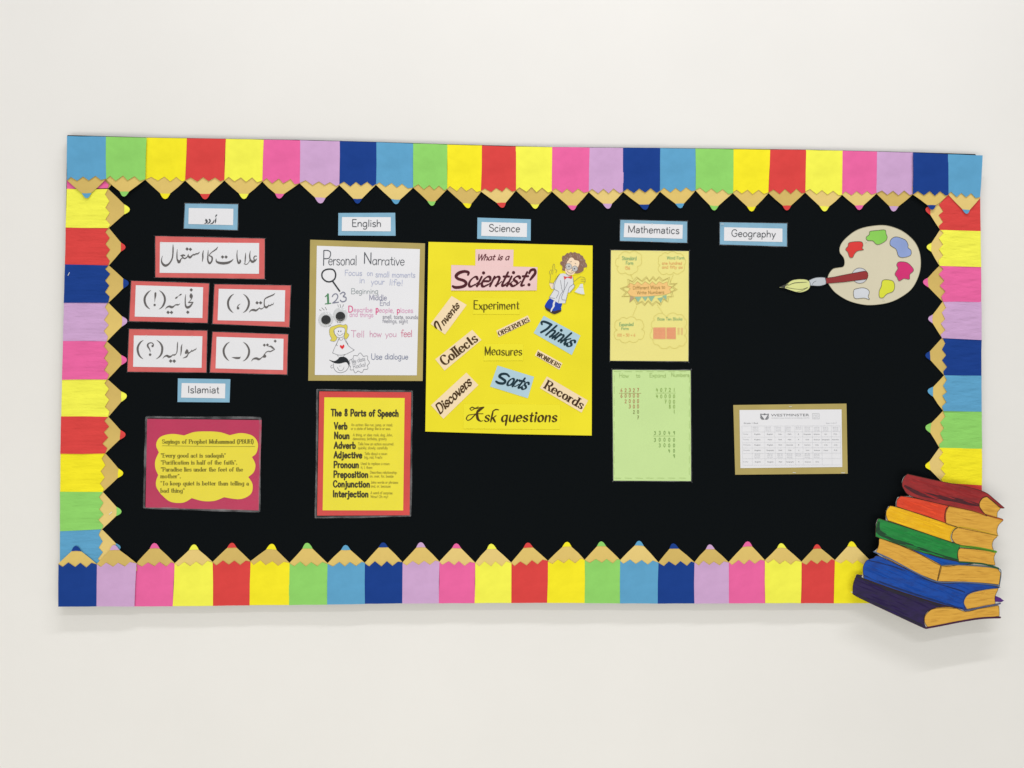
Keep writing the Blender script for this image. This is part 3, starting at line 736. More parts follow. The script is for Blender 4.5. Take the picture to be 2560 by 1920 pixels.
line('middle_lettering', (132, 132, 160), [('Middle', (730,718), (930,720), 60, .1), ('End', (848,778), (965,780), 52, .1)], t, ND, KN)
for it in (('D', (493,855), (555,855), 66, .16), ('p', (803,855), (840,855), 66, .16), ('p', (1040,860), (1080,860), 62, .14)):
    line('pink_initial', (222, 92, 146), [it], t, ND, KN)
line('people_lettering', (222, 160, 196), [('escribe', (555,852), (770,852), 52, .11), ('eople,', (840,855), (1010,858), 52, .11), ('laces', (1080,860), (1225,860), 52, .11), ('and things', (510,903), (780,908), 50, .1)], t, ND, KN)
line('senses_lettering', (150, 150, 162), [('smell, taste, sounds', (880,925), (1280,930), 42, .12), ('feelings, sight', (878,972), (1165,977), 42, .12)], t, ND, KN)
line('tell_lettering', (212, 150, 180), [('Tell', (525,1132), (680,1135), 70, .09), ('how', (735,1130), (870,1132), 68, .09), ('you', (910,1130), (1040,1130), 60, .09)], t, ND, KN)
line('feel_lettering', (214, 120, 148), [('feel', (1085,1128), (1215,1128), 75, .09)], t, ND, KN)
line('dialogue_lettering', (122, 130, 158), [('Use', (750,1382), (880,1384), 66, .1), ('dialogue', (905,1380), (1170,1382), 62, .1)], t, ND, KN)
I = Ink()      # magnifying glass, faces and speech bubble in black marker
I.stroke(KN([(280,372),(330,380),(355,425),(345,480),(300,512),(250,508),(208,470),(203,420),(230,385)]), 3.6, closed=True)
I.stroke(KN([(320,505),(400,618)]), 3.8, False)
for a, b in (((172,825),(195,838)), ((200,805),(228,830)), ((238,798),(255,828)), ((380,770),(386,795)), ((405,768),(412,800)), ((445,770),(432,800)), ((262,1000),(285,1012)), ((282,992),(302,1004)), ((372,955),(380,975)), ((395,955),(400,975)), ((415,955),(408,972))):
    I.stroke(KN([a, b]), .9, False)
I.build('magnifier_drawing', ND, ink((48, 52, 58)), t)
I = Ink(); I.stroke(KN([(240,680),(270,655),(275,652)]), 2.4, False); I.stroke(KN([(268,655),(272,755)]), 5.0, False); I.stroke(KN([(240,762),(300,755)]), 2.6, False)
I.build('green_numeral', ND, ink((84, 140, 100)), t)
I = Ink()
I.stroke(KN([(318,680),(335,655),(365,650),(380,680),(360,720),(322,752)]), 2.6); I.stroke(KN([(322,752),(388,742)]), 2.6, False)
I.stroke(KN([(408,650),(440,630),(462,650),(440,678),(470,690),(468,725),(430,738),(408,720)]), 2.8)
I.build('grey_numerals', ND, ink((128, 130, 150)), t)
# girl
hairp = KN(catmull([(335,1010),(400,992),(440,1000),(470,992),(488,1020),(480,1080),(505,1110),(470,1158),(450,1120),(460,1040),(400,1022),(345,1045),(335,1080),(370,1140),(345,1180),(295,1172),(310,1150),(290,1110),(285,1060),(300,1025)], True))
I = Ink(); I.fill(hairp); I.build('girl_hair', ND, ink((222, 208, 92)), t, off=.0003)
I = Ink()
I.stroke(hairp, .6, False) if False else I.stroke(KN([(335,1010),(400,992),(440,1000),(470,992),(488,1020),(480,1080),(505,1110),(470,1158),(450,1120),(460,1040),(400,1022),(345,1045),(335,1080),(370,1140),(345,1180),(295,1172),(310,1150),(290,1110),(285,1060),(300,1025)]), .7, closed=True)
I.stroke(KN([(340,1060),(345,1100),(375,1135),(420,1138),(452,1110),(462,1060)]), .8)
I.stroke(KN([(370,1090),(400,1118),(440,1092)]), .7)
for x in (388, 414): (q,) = KN([(x, 1068)]); I.dot(q[0], q[1], 1.3, 1.9)
I.stroke(KN([(400,1145),(402,1165),(430,1165),(438,1140)]), .7)
for s in ([(395,1150),(350,1240),(320,1310)], [(445,1140),(500,1230),(565,1278)], [(320,1310),(390,1335),(470,1325),(565,1278)], [(390,1150),(365,1220),(378,1226)], [(375,1330),(385,1355)], [(460,1330),(440,1352)], [(470,1170),(495,1215)]):
    I.stroke(KN(s), .8)
I.stroke(KN([(330,1430),(335,1480),(365,1520),(410,1532),(465,1515),(500,1470),(505,1430)]), .9)
I.stroke(KN([(375,1470),(395,1505),(430,1505),(450,1468)]), .7)
I.stroke(KN([(320,1445),(302,1455),(305,1478),(325,1475)]), .8)
for x in (398, 414): (q,) = KN([(x, 1458)]); I.dot(q[0], q[1], .7)
bub = [((515,1430),(510,1395),(550,1375)), ((550,1375),(560,1340),(600,1345)), ((600,1345),(630,1310),(665,1350)), ((665,1350),(712,1345),(712,1385)), ((712,1385),(735,1420),(710,1450)),
       ((710,1450),(715,1490),(670,1495)), ((670,1495),(650,1530),(605,1512)), ((605,1512),(575,1535),(555,1498)), ((555,1498),(520,1500),(522,1460)), ((522,1460),(508,1450),(515,1430))]
for b in bub: I.stroke(KN(b), .9)
I.build('face_drawings', ND, ink((96, 98, 108)), t)
I = Ink(); I.fill(KN(catmull([(282,1388),(340,1402),(380,1380),(400,1358),(450,1355),(490,1380),(510,1430),(505,1468),(495,1440),(470,1415),(400,1430),(345,1425),(300,1402)], True)))
I.build('black_hair', ND, ink((34, 38, 44)), t)
line('bubble_lettering', (150, 152, 160), [('My class', (540,1430), (690,1395), 48, .09), ('Rocks!', (555,1490), (700,1455), 48, .09)], t, ND, KN)
I = Ink(); I.fill(KN([(430,1270),(405,1245),(402,1228),(415,1222),(428,1236),(438,1218),(452,1222),(452,1245)])); I.build('red_heart', ND, ink((226, 44, 50)), t)
# googly eyes: clear dome over a white disc with a loose black pupil
PLW = mat('eye_plastic', (222, 224, 226), .15, .5, 0, 9, 0, 1, 0); PLB = mat('pupil_plastic', (34, 36, 38), .3, .4, 0, 9, 0, 1, 0)
def glassy():
    m = bpy.data.materials.new('clear_dome'); m.use_nodes = True; nt = m.node_tree; N = nt.nodes; L = nt.links
    for n in list(N): N.remove(n)
    o = N.new('ShaderNodeOutputMaterial'); tr = N.new('ShaderNodeBsdfTransparent'); g = N.new('ShaderNodeBsdfGlossy'); g.inputs['Roughness'].default_value = .18
    tr.inputs[0].default_value = (.97, .97, .98, 1)
    mx = N.new('ShaderNodeMixShader'); mx.inputs[0].default_value = .05
    L.new(tr.outputs[0], mx.inputs[1]); L.new(g.outputs[0], mx.inputs[2]); L.new(mx.outputs[0], o.inputs[0])
    return m
DOME = glassy()
def disc(name, cx, cy, r, d0, h, m, parent, dome=False, n=28):
    root = base(parent); o0 = ORI[root.name]; C = P(cx, cy, d0); R = r*.00105
    bm = bmesh.new(); rings = [(1, 0), (1, .35), (.96, .6), (.85, .82), (.6, .96), (.3, 1)] if dome else [(1, 0), (1, .8), (.94, 1)]
    prev = None
    for rr, hh in rings:
        ring = [bm.verts.new(Vector((C.x+R*rr*math.cos(2*math.pi*k/n), -(d0+h*hh), C.z+R*rr*math.sin(2*math.pi*k/n)))-o0) for k in range(n)]
        if prev:
            for k in range(n): bm.faces.new((prev[k], prev[(k+1) % n], ring[(k+1) % n], ring[k]))
        prev = ring
    bm.faces.new(prev); bmesh.ops.recalc_face_normals(bm, faces=bm.faces[:])
    me = bpy.data.meshes.new(name); bm.to_mesh(me); bm.free()
    for p in me.polygons: p.use_smooth = dome
    return link(name, me, parent, m)
for (ex, ey, ppx, ppy, er) in ((245, 932, 247, 940, 80), (407, 882, 409, 902, 78)):
    (e, p_) = KN([(ex, ey), (ppx, ppy)])
    e_ = disc('googly_eye', e[0], e[1], er/4.484, ND+.0012, .0012, PLW, t)
    disc('pupil', p_[0], p_[1], 52/4.484, ND+.0026, .001, PLB, e_)
    disc('clear_dome', e[0], e[1], er/4.484-.3, ND+.0026, .0048, DOME, e_, True)

# ---- Parts of speech poster
KS = K(780, 960, 4.88)
t = thing('parts_of_speech_poster', (907, 1293), DB, 'laminated red framed yellow poster listing the 8 Parts of Speech', 'poster', amp=.0009, wl=.2)
sheet('red_backing', [(798.4,978.4),(1028,980.5),(1024,1288),(792.7,1289)], DB, mat('poster_red', (214, 58, 54), .5, .35, .06, 12, .05, 12, .05), t)
sheet('yellow_paper', [(811,993.4),(1011.6,995),(1008,1276),(806.6,1275.8)], DB+.0006, mat('poster_yellow', (240, 226, 44), .6, .3, .03, 8, .05, 12, .05), t)
line('title_lettering', (58, 52, 20), [('The 8 Parts of Speech', (230,388), (1060,395), 78, .22)], t, DB+.0006, KS, .03)
rows = [('Verb', 268, 435, 548), ('Noun', 268, 462, 665), ('Adverb', 266, 538, 783), ('Adjective', 264, 615, 900), ('Pronoun', 262, 575, 1020), ('Preposition', 260, 690, 1138), ('Conjunction', 256, 710, 1255), ('Interjection', 252, 692, 1376)]
line('word_lettering', (58, 52, 20), [(w, (a, y), (b, y+2), 76, .22) for w, a, b, y in rows], t, DB+.0006, KS, .03)
defs = [('An action: like run, jump, or read;', 478, 985, 512), ('or a state of being: like is or was.', 475, 962, 558), ('A thing, or idea: rock, dog, John,', 500, 985, 635), ('democracy, birthday, gravity', 498, 912, 682),
        ('Tells how an action occurred:', 562, 1000, 745), ('quickly, slowly, carefully', 560, 925, 793), ("Tells about a noun:", 642, 922, 863), ("big, red, Fred's", 640, 858, 908),
        ('Used to replace a noun:', 595, 952, 985), ('it, I, them', 595, 738, 1032), ('Describes relationship:', 708, 1040, 1092), ('on, over, for, beside', 705, 995, 1138),
        ('Joins words or phrases:', 716, 1055, 1213), ('and, or, because', 718, 960, 1260), ('A word of surprise:', 714, 988, 1342), ('Wow! Oh my!', 714, 930, 1388)]
line('definition_lettering', (150, 138, 30), [(w, (a, y), (b, y+2), 32, .12) for w, a, b, y in defs], t, DB+.0006, KS, .02)
film([(791,972),(1032.5,976.4),(1028.5,1292),(787,1296)], DB+.0018, t, 21, 5.5)

# ---- Scientist poster
KP = K(0, 0, 1); K5 = K(1060, 600, 5.144); K6 = K(1060, 840, 5.144)
t = thing('scientist_poster', (1270, 1089), DB, 'bright yellow poster asking What is a Scientist, with pasted slips and cut-out figure', 'poster', amp=.0016, wl=.22)
YP = mat('bright_yellow_card', (240, 226, 36), .65, .25, .03, 8, .07, 14, .1)
YS = mat('slip_yellow', (242, 230, 42), .6, .25, .02, 8, .05, 14, .1)
PEACH = mat('slip_peach', (246, 222, 182), .65, .25, .03, 12, .06, 30, .1); PINKS = mat('slip_pink', (240, 204, 204), .65, .25, .03, 12, .06, 30, .1)
BLUES = mat('slip_blue', (178, 208, 222), .65, .25, .03, 12, .06, 30, .1)
sheet('yellow_card', [(1071.3,604.9),(1275,609),(1481.3,614),(1480,850),(1479,1088.8),(1270,1085),(1063.3,1078.7),(1067,840)], DB, YP, t, .0006)
SD = DB+.0008; DKB = (74, 50, 18)
def slip(k, pts, m, name='word_slip', lab=None): return sheet(name, k(pts), SD, m, t, .0004, 26, lab)
s = slip(K5, [(662,120),(1152,125),(1146,348),(660,340)], PINKS, lab='pink slip reading What is a')
I = Ink(); write(I, K5, 'What is a', (680,262), (1095,256), 76, .17, 'brush', .32); I.build('lettering', SD, ink((98, 34, 48)), s)
s = sheet('word_slip', K5([(350,322),(1460,350),(1450,648),(348,650)]), SD+.0006, PINKS, t, .0004, 26, 'wide pink slip reading Scientist')
I = Ink()
I.stroke(K5([(565,450,24),(572,418,34),(520,405,36),(450,425,42),(412,465,40),(440,500,36),(510,522,38),(542,555,38),(520,590,38),(460,608,38),(400,610,38),(370,595,28)]), None)
write(I, K5, 'cientist', (545,598), (1290,590), 205, .16, 'brush', .5)
I.stroke(K5([(1352,428,26),(1375,390,34),(1420,382,34),(1430,425,36),(1395,475,34),(1365,512,24)]), None)
(q,) = K5([(1350,575)]); I.dot(q[0], q[1], 4.0)
I.build('lettering', SD+.0006, ink((78, 26, 36)), s)
s = slip(K5, [(355,720),(550,835),(270,1215),(85,1080)], PEACH, lab='peach slip reading Invents')
I = Ink()
I.stroke([(1091.8,821,2.6),(1088.5,817,4.4),(1087,811,4.8),(1089,804.5,4.6),(1093.5,805.5,4.4),(1098,814,4.2),(1103.4,825.6,3.2)], None)
write(I, KP, 'nvents', (1109.5,815), (1150,765.5), 17.5, .2, 'brush', .3); I.build('lettering', SD, ink(DKB), s)
s = slip(K5, [(635,740),(1240,750),(1230,955),(630,952)], YS, lab='yellow slip reading Experiment')
I = Ink(); write(I, K5, 'Experiment', (632,890), (1230,893), 105, .15, 'nib', jit=.06); I.build('lettering', SD, ink((92, 80, 16)), s)
s = slip(K5, [(930,1165),(1335,970),(1370,1045),(960,1250)], PEACH, lab='thin peach slip reading Observers')
I = Ink(); write(I, K5, 'OBSERVERS', (965,1235), (1362,1045), 56, .24, 'serif'); I.build('lettering', SD, ink(DKB), s)
s = slip(KP, [(1359.4,789.5),(1451,839),(1429.4,887.6),(1334,832.3)], BLUES, lab='blue slip reading Thinks')
I = Ink(); I.stroke([(1355,811,4.5),(1353.5,806,5),(1359,804,5.4),(1369,807,5.8),(1378.8,811.9,5.5)], None); I.stroke([(1377.5,812,6),(1368,822,5.6),(1352.5,831,5)], None)
write(I, KP, 'hinks', (1362.5, 836.5), (1426, 868.5), 33, .17, 'brush', .4); I.build('lettering', SD, ink((20, 50, 62)), s)
s = slip(KP, [(1180.5,824.5),(1203.9,849.7),(1111.5,926.5),(1088,898.3)], PEACH, lab='peach slip reading Collects')
I = Ink(); write(I, KP, 'Collects', (1110.5, 915.5), (1197, 850), 24, .21, 'serif'); I.build('lettering', SD, ink(DKB), s)
s = slip(K6, [(765,100),(1280,100),(1275,315),(765,318)], YS, lab='yellow slip reading Measures')
I = Ink(); write(I, K6, 'Measures', (775,245), (1265,248), 105, .15, 'nib', jit=.06); I.build('lettering', SD, ink((92, 80, 16)), s)
s = slip(K6, [(1465,175),(1780,350),(1740,435),(1425,250)], PEACH, lab='small peach slip reading Wonders')
I = Ink(); write(I, K6, 'WONDERS', (1440,250), (1742,415), 54, .24, 'serif'); I.build('lettering', SD, ink(DKB), s)
s = slip(K6, [(945,380),(1415,525),(1335,800),(850,650)], BLUES, lab='blue slip reading Sorts')
I = Ink(); I.stroke(K6([(1095,520,24),(1060,490,28),(1000,490,32),(970,520,34),(1010,550,32),(1045,580,32),(1020,610,32),(960,605,32),(928,585,26)]), None)
write(I, K6, 'orts', (1045,625), (1305,692), 165, .17, 'brush', .4); I.build('lettering', SD, ink((20, 50, 62)), s)
s = slip(K6, [(545,470),(700,630),(250,1065),(90,890)], PEACH, lab='peach slip reading Discovers')
I = Ink(); write(I, K6, 'Discovers', (200,1008), (622,612), 118, .19, 'brush', .3); I.build('lettering', SD, ink(DKB), s)
s = slip(K6, [(1580,520),(2110,830),(2025,985),(1490,670)], PEACH, lab='peach slip reading Records')
I = Ink(); write(I, K6, 'Records', (1535,662), (2030,945), 112, .22, 'serif'); I.build('lettering', SD, ink((66, 40, 18)), s)
s = slip(K6, [(510,870),(1755,880),(1745,1200),(505,1190)], YS, lab='wide yellow slip reading Ask questions')
I = Ink()
I.stroke(K6([(560,1085,8),(545,1060,14),(570,1020,12),(620,1010,10),(680,1000,9),(760,1000,10)]), None)
I.stroke(K6([(560,1085,12),(600,1070,14),(670,1000,16),(765,925,8)]), None); I.stroke(K6([(765,925,10),(690,965,26),(690,1060,34),(730,1095,14),(760,1085,6)]), None)
I.stroke(K6([(590,935,12),(620,915,14),(660,930,16),(770,915,14)]), None); I.stroke(K6([(590,935,10),(610,955,10),(650,935,8),(700,905,6)]), None)
write(I, K6, 'sk', (765,1098), (925,1104), 135, .17, 'nib', .18)
I.stroke(K6([(895,960,14),(925,945,16),(962,950,10)]), None)
write(I, K6, 'questions', (985,1098), (1712,1102), 130, .2, 'nib', .16)
I.build('lettering', SD, ink((72, 52, 14)), s)
# cut-out scientist
KF = K(1350, 620, 9.215)
fig_out = KF(catmull([(700,85),(820,90),(940,140),(1040,260),(1090,400),(1060,470),(1010,540),(900,600),(765,640),(780,770),(850,715),(940,660),(1030,680),(1055,740),(1030,830),(1000,840),(1035,1080),(920,1065),(780,1015),(820,900),(790,930),(700,1035),(640,1050),(590,1280),(515,1290),(495,1450),(330,1535),(230,1490),(130,1430),(90,1340),(200,1160),(290,960),(240,930),(205,800),(225,640),(205,560),(240,500),(290,480),(305,380),(340,378),(355,490),(395,500),(375,580),(340,760),(440,595),(560,575),(500,515),(505,440),(455,370),(465,315),(500,200),(600,120)], True, 3))
fg = sheet('scientist_cutout', fig_out, SD, YS, t, .0005, 26, 'paper cut-out of a curly haired scientist in a white coat')
FD = SD+.0001
def patch(name, pts, rgb, o=.0004, smooth=True, lift=0):
    I = Ink(); I.fill(KF(catmull(pts, True, 4) if smooth else pts)); I.build(name, FD, ink(rgb), fg, off=o)
r = random.Random(3)
hair = [(700,95),(750,112),(800,98),(850,125),(905,128),(935,165),(985,190),(1000,235),(1042,280),(1045,330),(1072,370),(1080,440),(1010,458),(1000,520),(930,570),(830,592),(700,560),(570,532),(510,510),(515,430),(465,372),(472,318),(510,300),(502,235),(520,185),(560,178),(592,148),(625,118),(665,125)]
patch('hair', hair, (142, 108, 92))
I = Ink()
for k in range(46):
    a = r.uniform(2.6, 7.0); R0 = r.uniform(.62, .98)
    x = 770+290*R0*math.cos(a); y = 350+240*R0*math.sin(a)
    if y > 560 or x < 480: continue
    I.stroke(KF([(x, y), (x+r.uniform(-25, 25), y+r.uniform(10, 26)), (x+r.uniform(-30, 30), y+r.uniform(28, 50))]), .9)
I.build('hair_curls', FD, ink((176, 146, 134)), fg, off=.0007)
patch('trousers', [(225,1160),(320,1215),(500,1270),(485,1370),(482,1430),(330,1510),(240,1475),(150,1400),(108,1330)], (30, 66, 176))
patch('shoes', [(108,1340),(150,1380),(215,1405),(250,1440),(330,1455),(420,1430),(485,1430),(470,1470),(340,1525),(260,1500),(220,1475),(140,1425)], (62, 48, 52), .0006)
patch('trouser_gap', [(315,1228),(352,1232),(335,1300),(335,1345),(285,1420),(262,1472),(242,1460),(255,1405),(290,1345),(292,1290)], (226, 228, 230), .0009)
patch('forearm', [(222,815),(312,808),(312,860),(280,942),(245,905)], (246, 222, 190))
patch('left_glove', [(220,800),(245,640),(215,560),(245,510),(290,505),(300,390),(330,385),(345,500),(385,508),(370,570),(330,760),(310,808)], (236, 222, 40))
patch('right_glove', [(785,775),(870,705),(940,668),(1020,690),(1042,740),(1020,805),(930,815),(880,810),(790,890),(765,850)], (236, 222, 40))
patch('flask', [(930,832),(985,826),(992,905),(1022,1068),(920,1058),(795,1012),(888,905)], (226, 228, 230), smooth=False)
patch('lab_coat', [(460,600),(530,588),(600,600),(650,640),(740,650),(765,700),(770,830),(795,885),(775,930),(690,1022),(642,1025),(582,1272),(430,1275),(320,1210),(208,1145),(330,935),(290,945),(275,935),(305,870),(330,790),(410,680)], (222, 224, 230), .0005, False)
patch('face', [(700,225),(760,235),(800,280),(880,298),(905,350),(885,420),(845,500),(790,585),(730,628),(640,620),(590,570),(580,480),(600,400),(630,310)], (248, 222, 192), .0005)
patch('bow_tie', [(540,650),(620,668),(740,642),(738,690),(722,715),(625,682),(562,735)], (222, 82, 84), .0008, False)
for cx, cy, rr in ((655,430,74), (800,480,66)):
    patch('spectacle_lens', [(cx+rr*math.cos(a*.785), cy+rr*math.sin(a*.785)) for a in range(8)], (196, 196, 196), .0007)
I = Ink()
for x, y in ((665,428),(792,480)): (q,) = KF([(x, y)]); I.dot(q[0], q[1], 1.7)
for cx, cy, rr in ((655,430,74), (800,480,66)): I.stroke(KF([(cx+rr*math.cos(a*.785), cy+rr*math.sin(a*.785)) for a in range(8)]), .5, closed=True)
for s in ([(610,510),(650,560),(710,582),(770,565)], [(735,470),(742,525),(715,530)], [(680,325),(730,312)], [(800,350),(830,372)], [(590,570),(640,622),(730,628)]): I.stroke(KF(s), .8)
for s in ([(440,610),(380,720),(330,860),(330,940),(208,1145)], [(755,680),(765,830),(680,900),(640,1030),(582,1272)], [(470,750),(525,1000),(640,790)], [(565,740),(550,990),(520,1010)], [(330,955),(430,1020),(370,1160)], [(520,1010),(460,1100),(420,1260)],
          [(540,1025),(500,1120),(510,1190),(590,1200)], [(220,1140),(340,1165)], [(460,600),(400,660),(318,800),(300,900),(330,940)], [(770,830),(792,888),(690,1022)], [(225,805),(310,812)]): I.stroke(KF(s), .75)
for s in ([(220,800),(245,640),(215,560),(245,510),(290,510),(300,390),(330,385),(345,500),(385,508),(365,570)], [(785,775),(870,705),(940,668),(1020,690),(1042,740),(1020,805)], [(940,720),(1030,725)], [(940,765),(1035,768)], [(300,520),(290,610)], [(265,530),(265,600)]): I.stroke(KF(s), .6)
I.build('ink_outlines', FD, ink((88, 88, 100)), fg, off=.0011)
I = Ink(); I.stroke(KF([(888,905),(992,905)]), .6, False); I.stroke(KF([(795,1012),(920,1058),(1022,1068)]), .6); I.build('flask_lines', FD, ink((176, 178, 184)), fg, off=.0008)

# ---- Math, yellow sheet
K7 = K(1515, 615, 5.623)
t = thing('number_forms_sheet', (1623, 903), DB, 'pale yellow laminated sheet about different ways to write numbers, under the Mathematics card', 'worksheet', 'mathematics sheets', amp=.0009, wl=.2)
sheet('pale_yellow_paper', [(1527.4,626),(1721.7,627.8),(1720.8,903),(1525.3,901.7)], DB, mat('pale_yellow_paper', (240, 230, 138), .6, .3, .02, 8, .05, 12, .05), t)
YE = (212, 196, 92)
def cloudline(I, k, pts, w=.8, bulge=.26):
    q = k(pts); n = len(q)
    cx = sum(p[0] for p in q)/n; cy = sum(p[1] for p in q)/n
    for i in range(n):
        a, b = q[i], q[(i+1) % n]; mx, my = (a[0]+b[0])/2, (a[1]+b[1])/2
        nx, ny = b[1]-a[1], -(b[0]-a[0])
        if (mx+nx-cx)**2+(my+ny-cy)**2 < (mx-nx-cx)**2+(my-ny-cy)**2: nx, ny = -nx, -ny
        I.stroke([a, ((a[0]*3+b[0])/4+nx*bulge*.8, (a[1]*3+b[1])/4+ny*bulge*.8), (mx+nx*bulge, my+ny*bulge), ((a[0]+3*b[0])/4+nx*bulge*.8, (a[1]+3*b[1])/4+ny*bulge*.8), b], w)
I = Ink()
cloudline(I, K7, [(205,120),(330,105),(450,100),(495,190),(440,290),(400,375),(270,375),(165,350),(175,290),(135,240),(185,170)])
cloudline(I, K7, [(780,130),(870,110),(1000,110),(1095,170),(1095,270),(1050,370),(950,370),(850,385),(755,370),(760,270),(740,210)])
cloudline(I, K7, [(185,1040),(290,1025),(430,1040),(520,1090),(500,1170),(530,1260),(460,1310),(330,1335),(190,1315),(120,1270),(160,1180),(125,1120)])
cloudline(I, K7, [(680,1040),(690,980),(850,1000),(1010,970),(1095,1010),(1105,1140),(1100,1260),(1110,1370),(1030,1400),(895,1410),(730,1390),(660,1320),(640,1200),(655,1160)])
for a, b in (((345,400),(375,470)), ((945,400),(900,520)), ((430,850),(370,990)), ((720,830),(800,950))):
    for q in range(5):
        u0 = q/5; u1 = u0+.1
        I.stroke(K7([(a[0]+(b[0]-a[0])*u0, a[1]+(b[1]-a[1])*u0), (a[0]+(b[0]-a[0])*u1, a[1]+(b[1]-a[1])*u1)]), 1.2, False)
I.build('cloud_outlines', DB, ink(YE), t)
burst_o = [(305,465),(370,500),(430,435),(500,490),(565,430),(610,490),(660,430),(705,480),(745,430),(800,480),(890,440),(910,530),(1000,525),(940,575),(1000,610),(930,650),(945,715),(880,720),(870,790),(810,750),(765,835),(710,790),(650,840),(590,780),(540,840),(500,790),(430,825),(390,740),(330,795),(340,710),(220,715),(280,650),(200,595),(310,560)]
burst_i = [(340,520),(400,545),(440,500),(500,545),(550,500),(610,540),(650,500),(700,545),(745,500),(800,530),(860,500),(870,560),(930,575),(890,610),(920,650),(850,680),(690,700),(520,715),(400,715),(340,700),(300,650),(340,600),(290,575)]
I = Ink(); I.fill(K7(burst_i)); I.build('peach_burst', DB, ink((246, 200, 126)), t, off=.0003)
I = Ink()
for b, e in ((burst_o, 0), ([((p[0]-610)*.93+610, (p[1]-630)*.9+630) for p in burst_o], 0)):
    q = K7(b); I.stroke(q+[q[0]], .8, False)
q = K7(burst_i); I.stroke(q+[q[0]], .7, False)
I.build('burst_outlines', DB, ink((190, 172, 88)), t, off=.0006)
I = Ink()
for tri in ([(400,715),(450,790),(500,712)], [(505,712),(550,775),(590,710)], [(590,712),(635,785),(685,702)], [(720,735),(770,800),(800,722)], [(790,705),(850,690),(845,760)]): I.fill(K7(tri))
I.build('teal_triangles', DB, ink((150, 190, 158)), t, off=.0009)
I = Ink(); I.fill(K7([(340,700),(398,725),(332,790)])); I.build('mauve_triangle', DB, ink((190, 160, 124)), t, off=.0009)
line('heading_lettering', (120, 172, 116), [('Standard', (222,198), (430,198), 50, .13), ('Form', (275,262), (385,264), 45, .13), ('Word Form', (855,188), (1105,188), 42, .13), ('Expanded', (185,1125), (388,1122), 45, .13), ('Form', (212,1180), (322,1180), 40, .13), ('Base Ten Blocks', (720,1045), (1075,1045), 40, .12)], t, DB, K7)
line('number_lettering', (232, 162, 96), [('156', (260,330), (340,330), 42, .13), ('one hundred', (785,262), (1070,262), 42, .12), ('and fifty six', (785,318), (1080,318), 42, .12), ('100 + 50 + 6', (155,1272), (412,1270), 38, .13)], t, DB, K7)
line('burst_lettering', (164, 130, 60), [('Different Ways to', (375,612), (832,600), 46, .12), ('Write Numbers', (432,680), (818,670), 44, .12)], t, DB, K7)
I = Ink()
for x0, x1 in ((665, 835), (850, 978)):
    I.fill(K7([(x0,1150),(x1,1145),(x1,1308),(x0,1306)]))
I.build('ten_blocks', DB, ink((244, 178, 128)), t, off=.0003)
I = Ink()
for x0, x1 in ((665, 835), (850, 978)):
    for k in range(11):
        x = x0+(x1-x0)*k/10; I.stroke(K7([(x,1148),(x,1306)]), .5, False)
    for k in range(9): y = 1148+158*k/8; I.stroke(K7([(x0,y),(x1,y)]), .35, False)
for x in (1018, 1065):
    for y in (1165,1198,1232): I.stroke(K7([(x-10,y-10),(x+10,y-10),(x+10,y+10),(x-10,y+10),(x-10,y-10)]), .6, False)
I.build('block_lines', DB, ink((228, 140, 110)), t, off=.0006)
film([(1526,624.5),(1724,627),(1722,905),(1524.5,903)], DB+.0018, t, 30, 1.6)
# ---- green sheet
K8 = K(1515, 910, 5.53)
t = thing('expand_numbers_sheet', (1630, 1202), DB, 'pale green laminated sheet of sums titled How to Expand Numbers', 'worksheet', 'mathematics sheets', amp=.0009, wl=.2)
sheet('pale_green_paper', [(1531.3,924.8),(1726,926.3),(1727.5,1202.6),(1533.6,1201.5)], DB, mat('pale_green_paper', (202, 230, 156), .6, .3, .02, 8, .05, 12, .05), t)
line('title_lettering', (158, 186, 106), [('How', (180,185), (315,190), 55, .1), ('to', (412,183), (475,185), 52, .1), ('Expand', (598,182), (830,185), 52, .1), ('Numbers', (898,175), (1150,178), 52, .11)], t, DB, K8)
def sums(k, rows, right, st, cap, rgb, name):
    its = []
    for s, y in rows:
        for j, ch in enumerate(reversed(s)):
            if ch == ' ': continue
            x = right-j*st
            its.append((ch, (x-cap*.32, y), (x+cap*.32, y), cap*1.05, .15))
    line(name, rgb, its, t, DB, k)
sums(K8, [('62327', 385), ('60000', 462), ('2000', 538), ('300', 610)], 442, 57, 45, (182, 124, 84), 'brown_digits')
sums(K8, [('20', 684), ('7', 762)], 442, 57, 42, (128, 134, 70), 'brown_digits')
sums(K8, [('40721', 382), ('40000', 470), ('700', 545), ('80', 612), ('1', 680)], 940, 59, 45, (140, 172, 84), 'green_digits')
sums(K8, [('33049', 975), ('30000', 1070), ('3000', 1148), ('40', 1222), ('9', 1295)], 940, 66, 44, (124, 160, 80), 'green_digits')
I = Ink(); I.stroke(K8([(180,405),(485,405)]), .9, False); I.build('sum_line', DB, ink((176, 150, 88)), t)
I = Ink(); I.stroke(K8([(688,402),(962,402)]), .8, False); I.stroke(K8([(655,995),(955,995)]), .8, False)
I.stroke(K8([(300,390),(296,402)]), .9, False); I.stroke(K8([(795,385),(790,398)]), .8, False)
for y in (102, 1575):
    for k in range(7): x = 110+k*150; I.stroke(K8([(x,y),(x+95,y+4)]), .8, False)
for x in (112, 1150):
    for k in range(9): y = 150+k*160; I.stroke(K8([(x,y),(x+2,y+100)]), .8, False)
I.build('dashed_border', DB, ink((170, 198, 118)), t)
film([(1529.5,923),(1728,924),(1730,1204.5),(1532,1203)], DB+.0018, t, 31, 1.8)
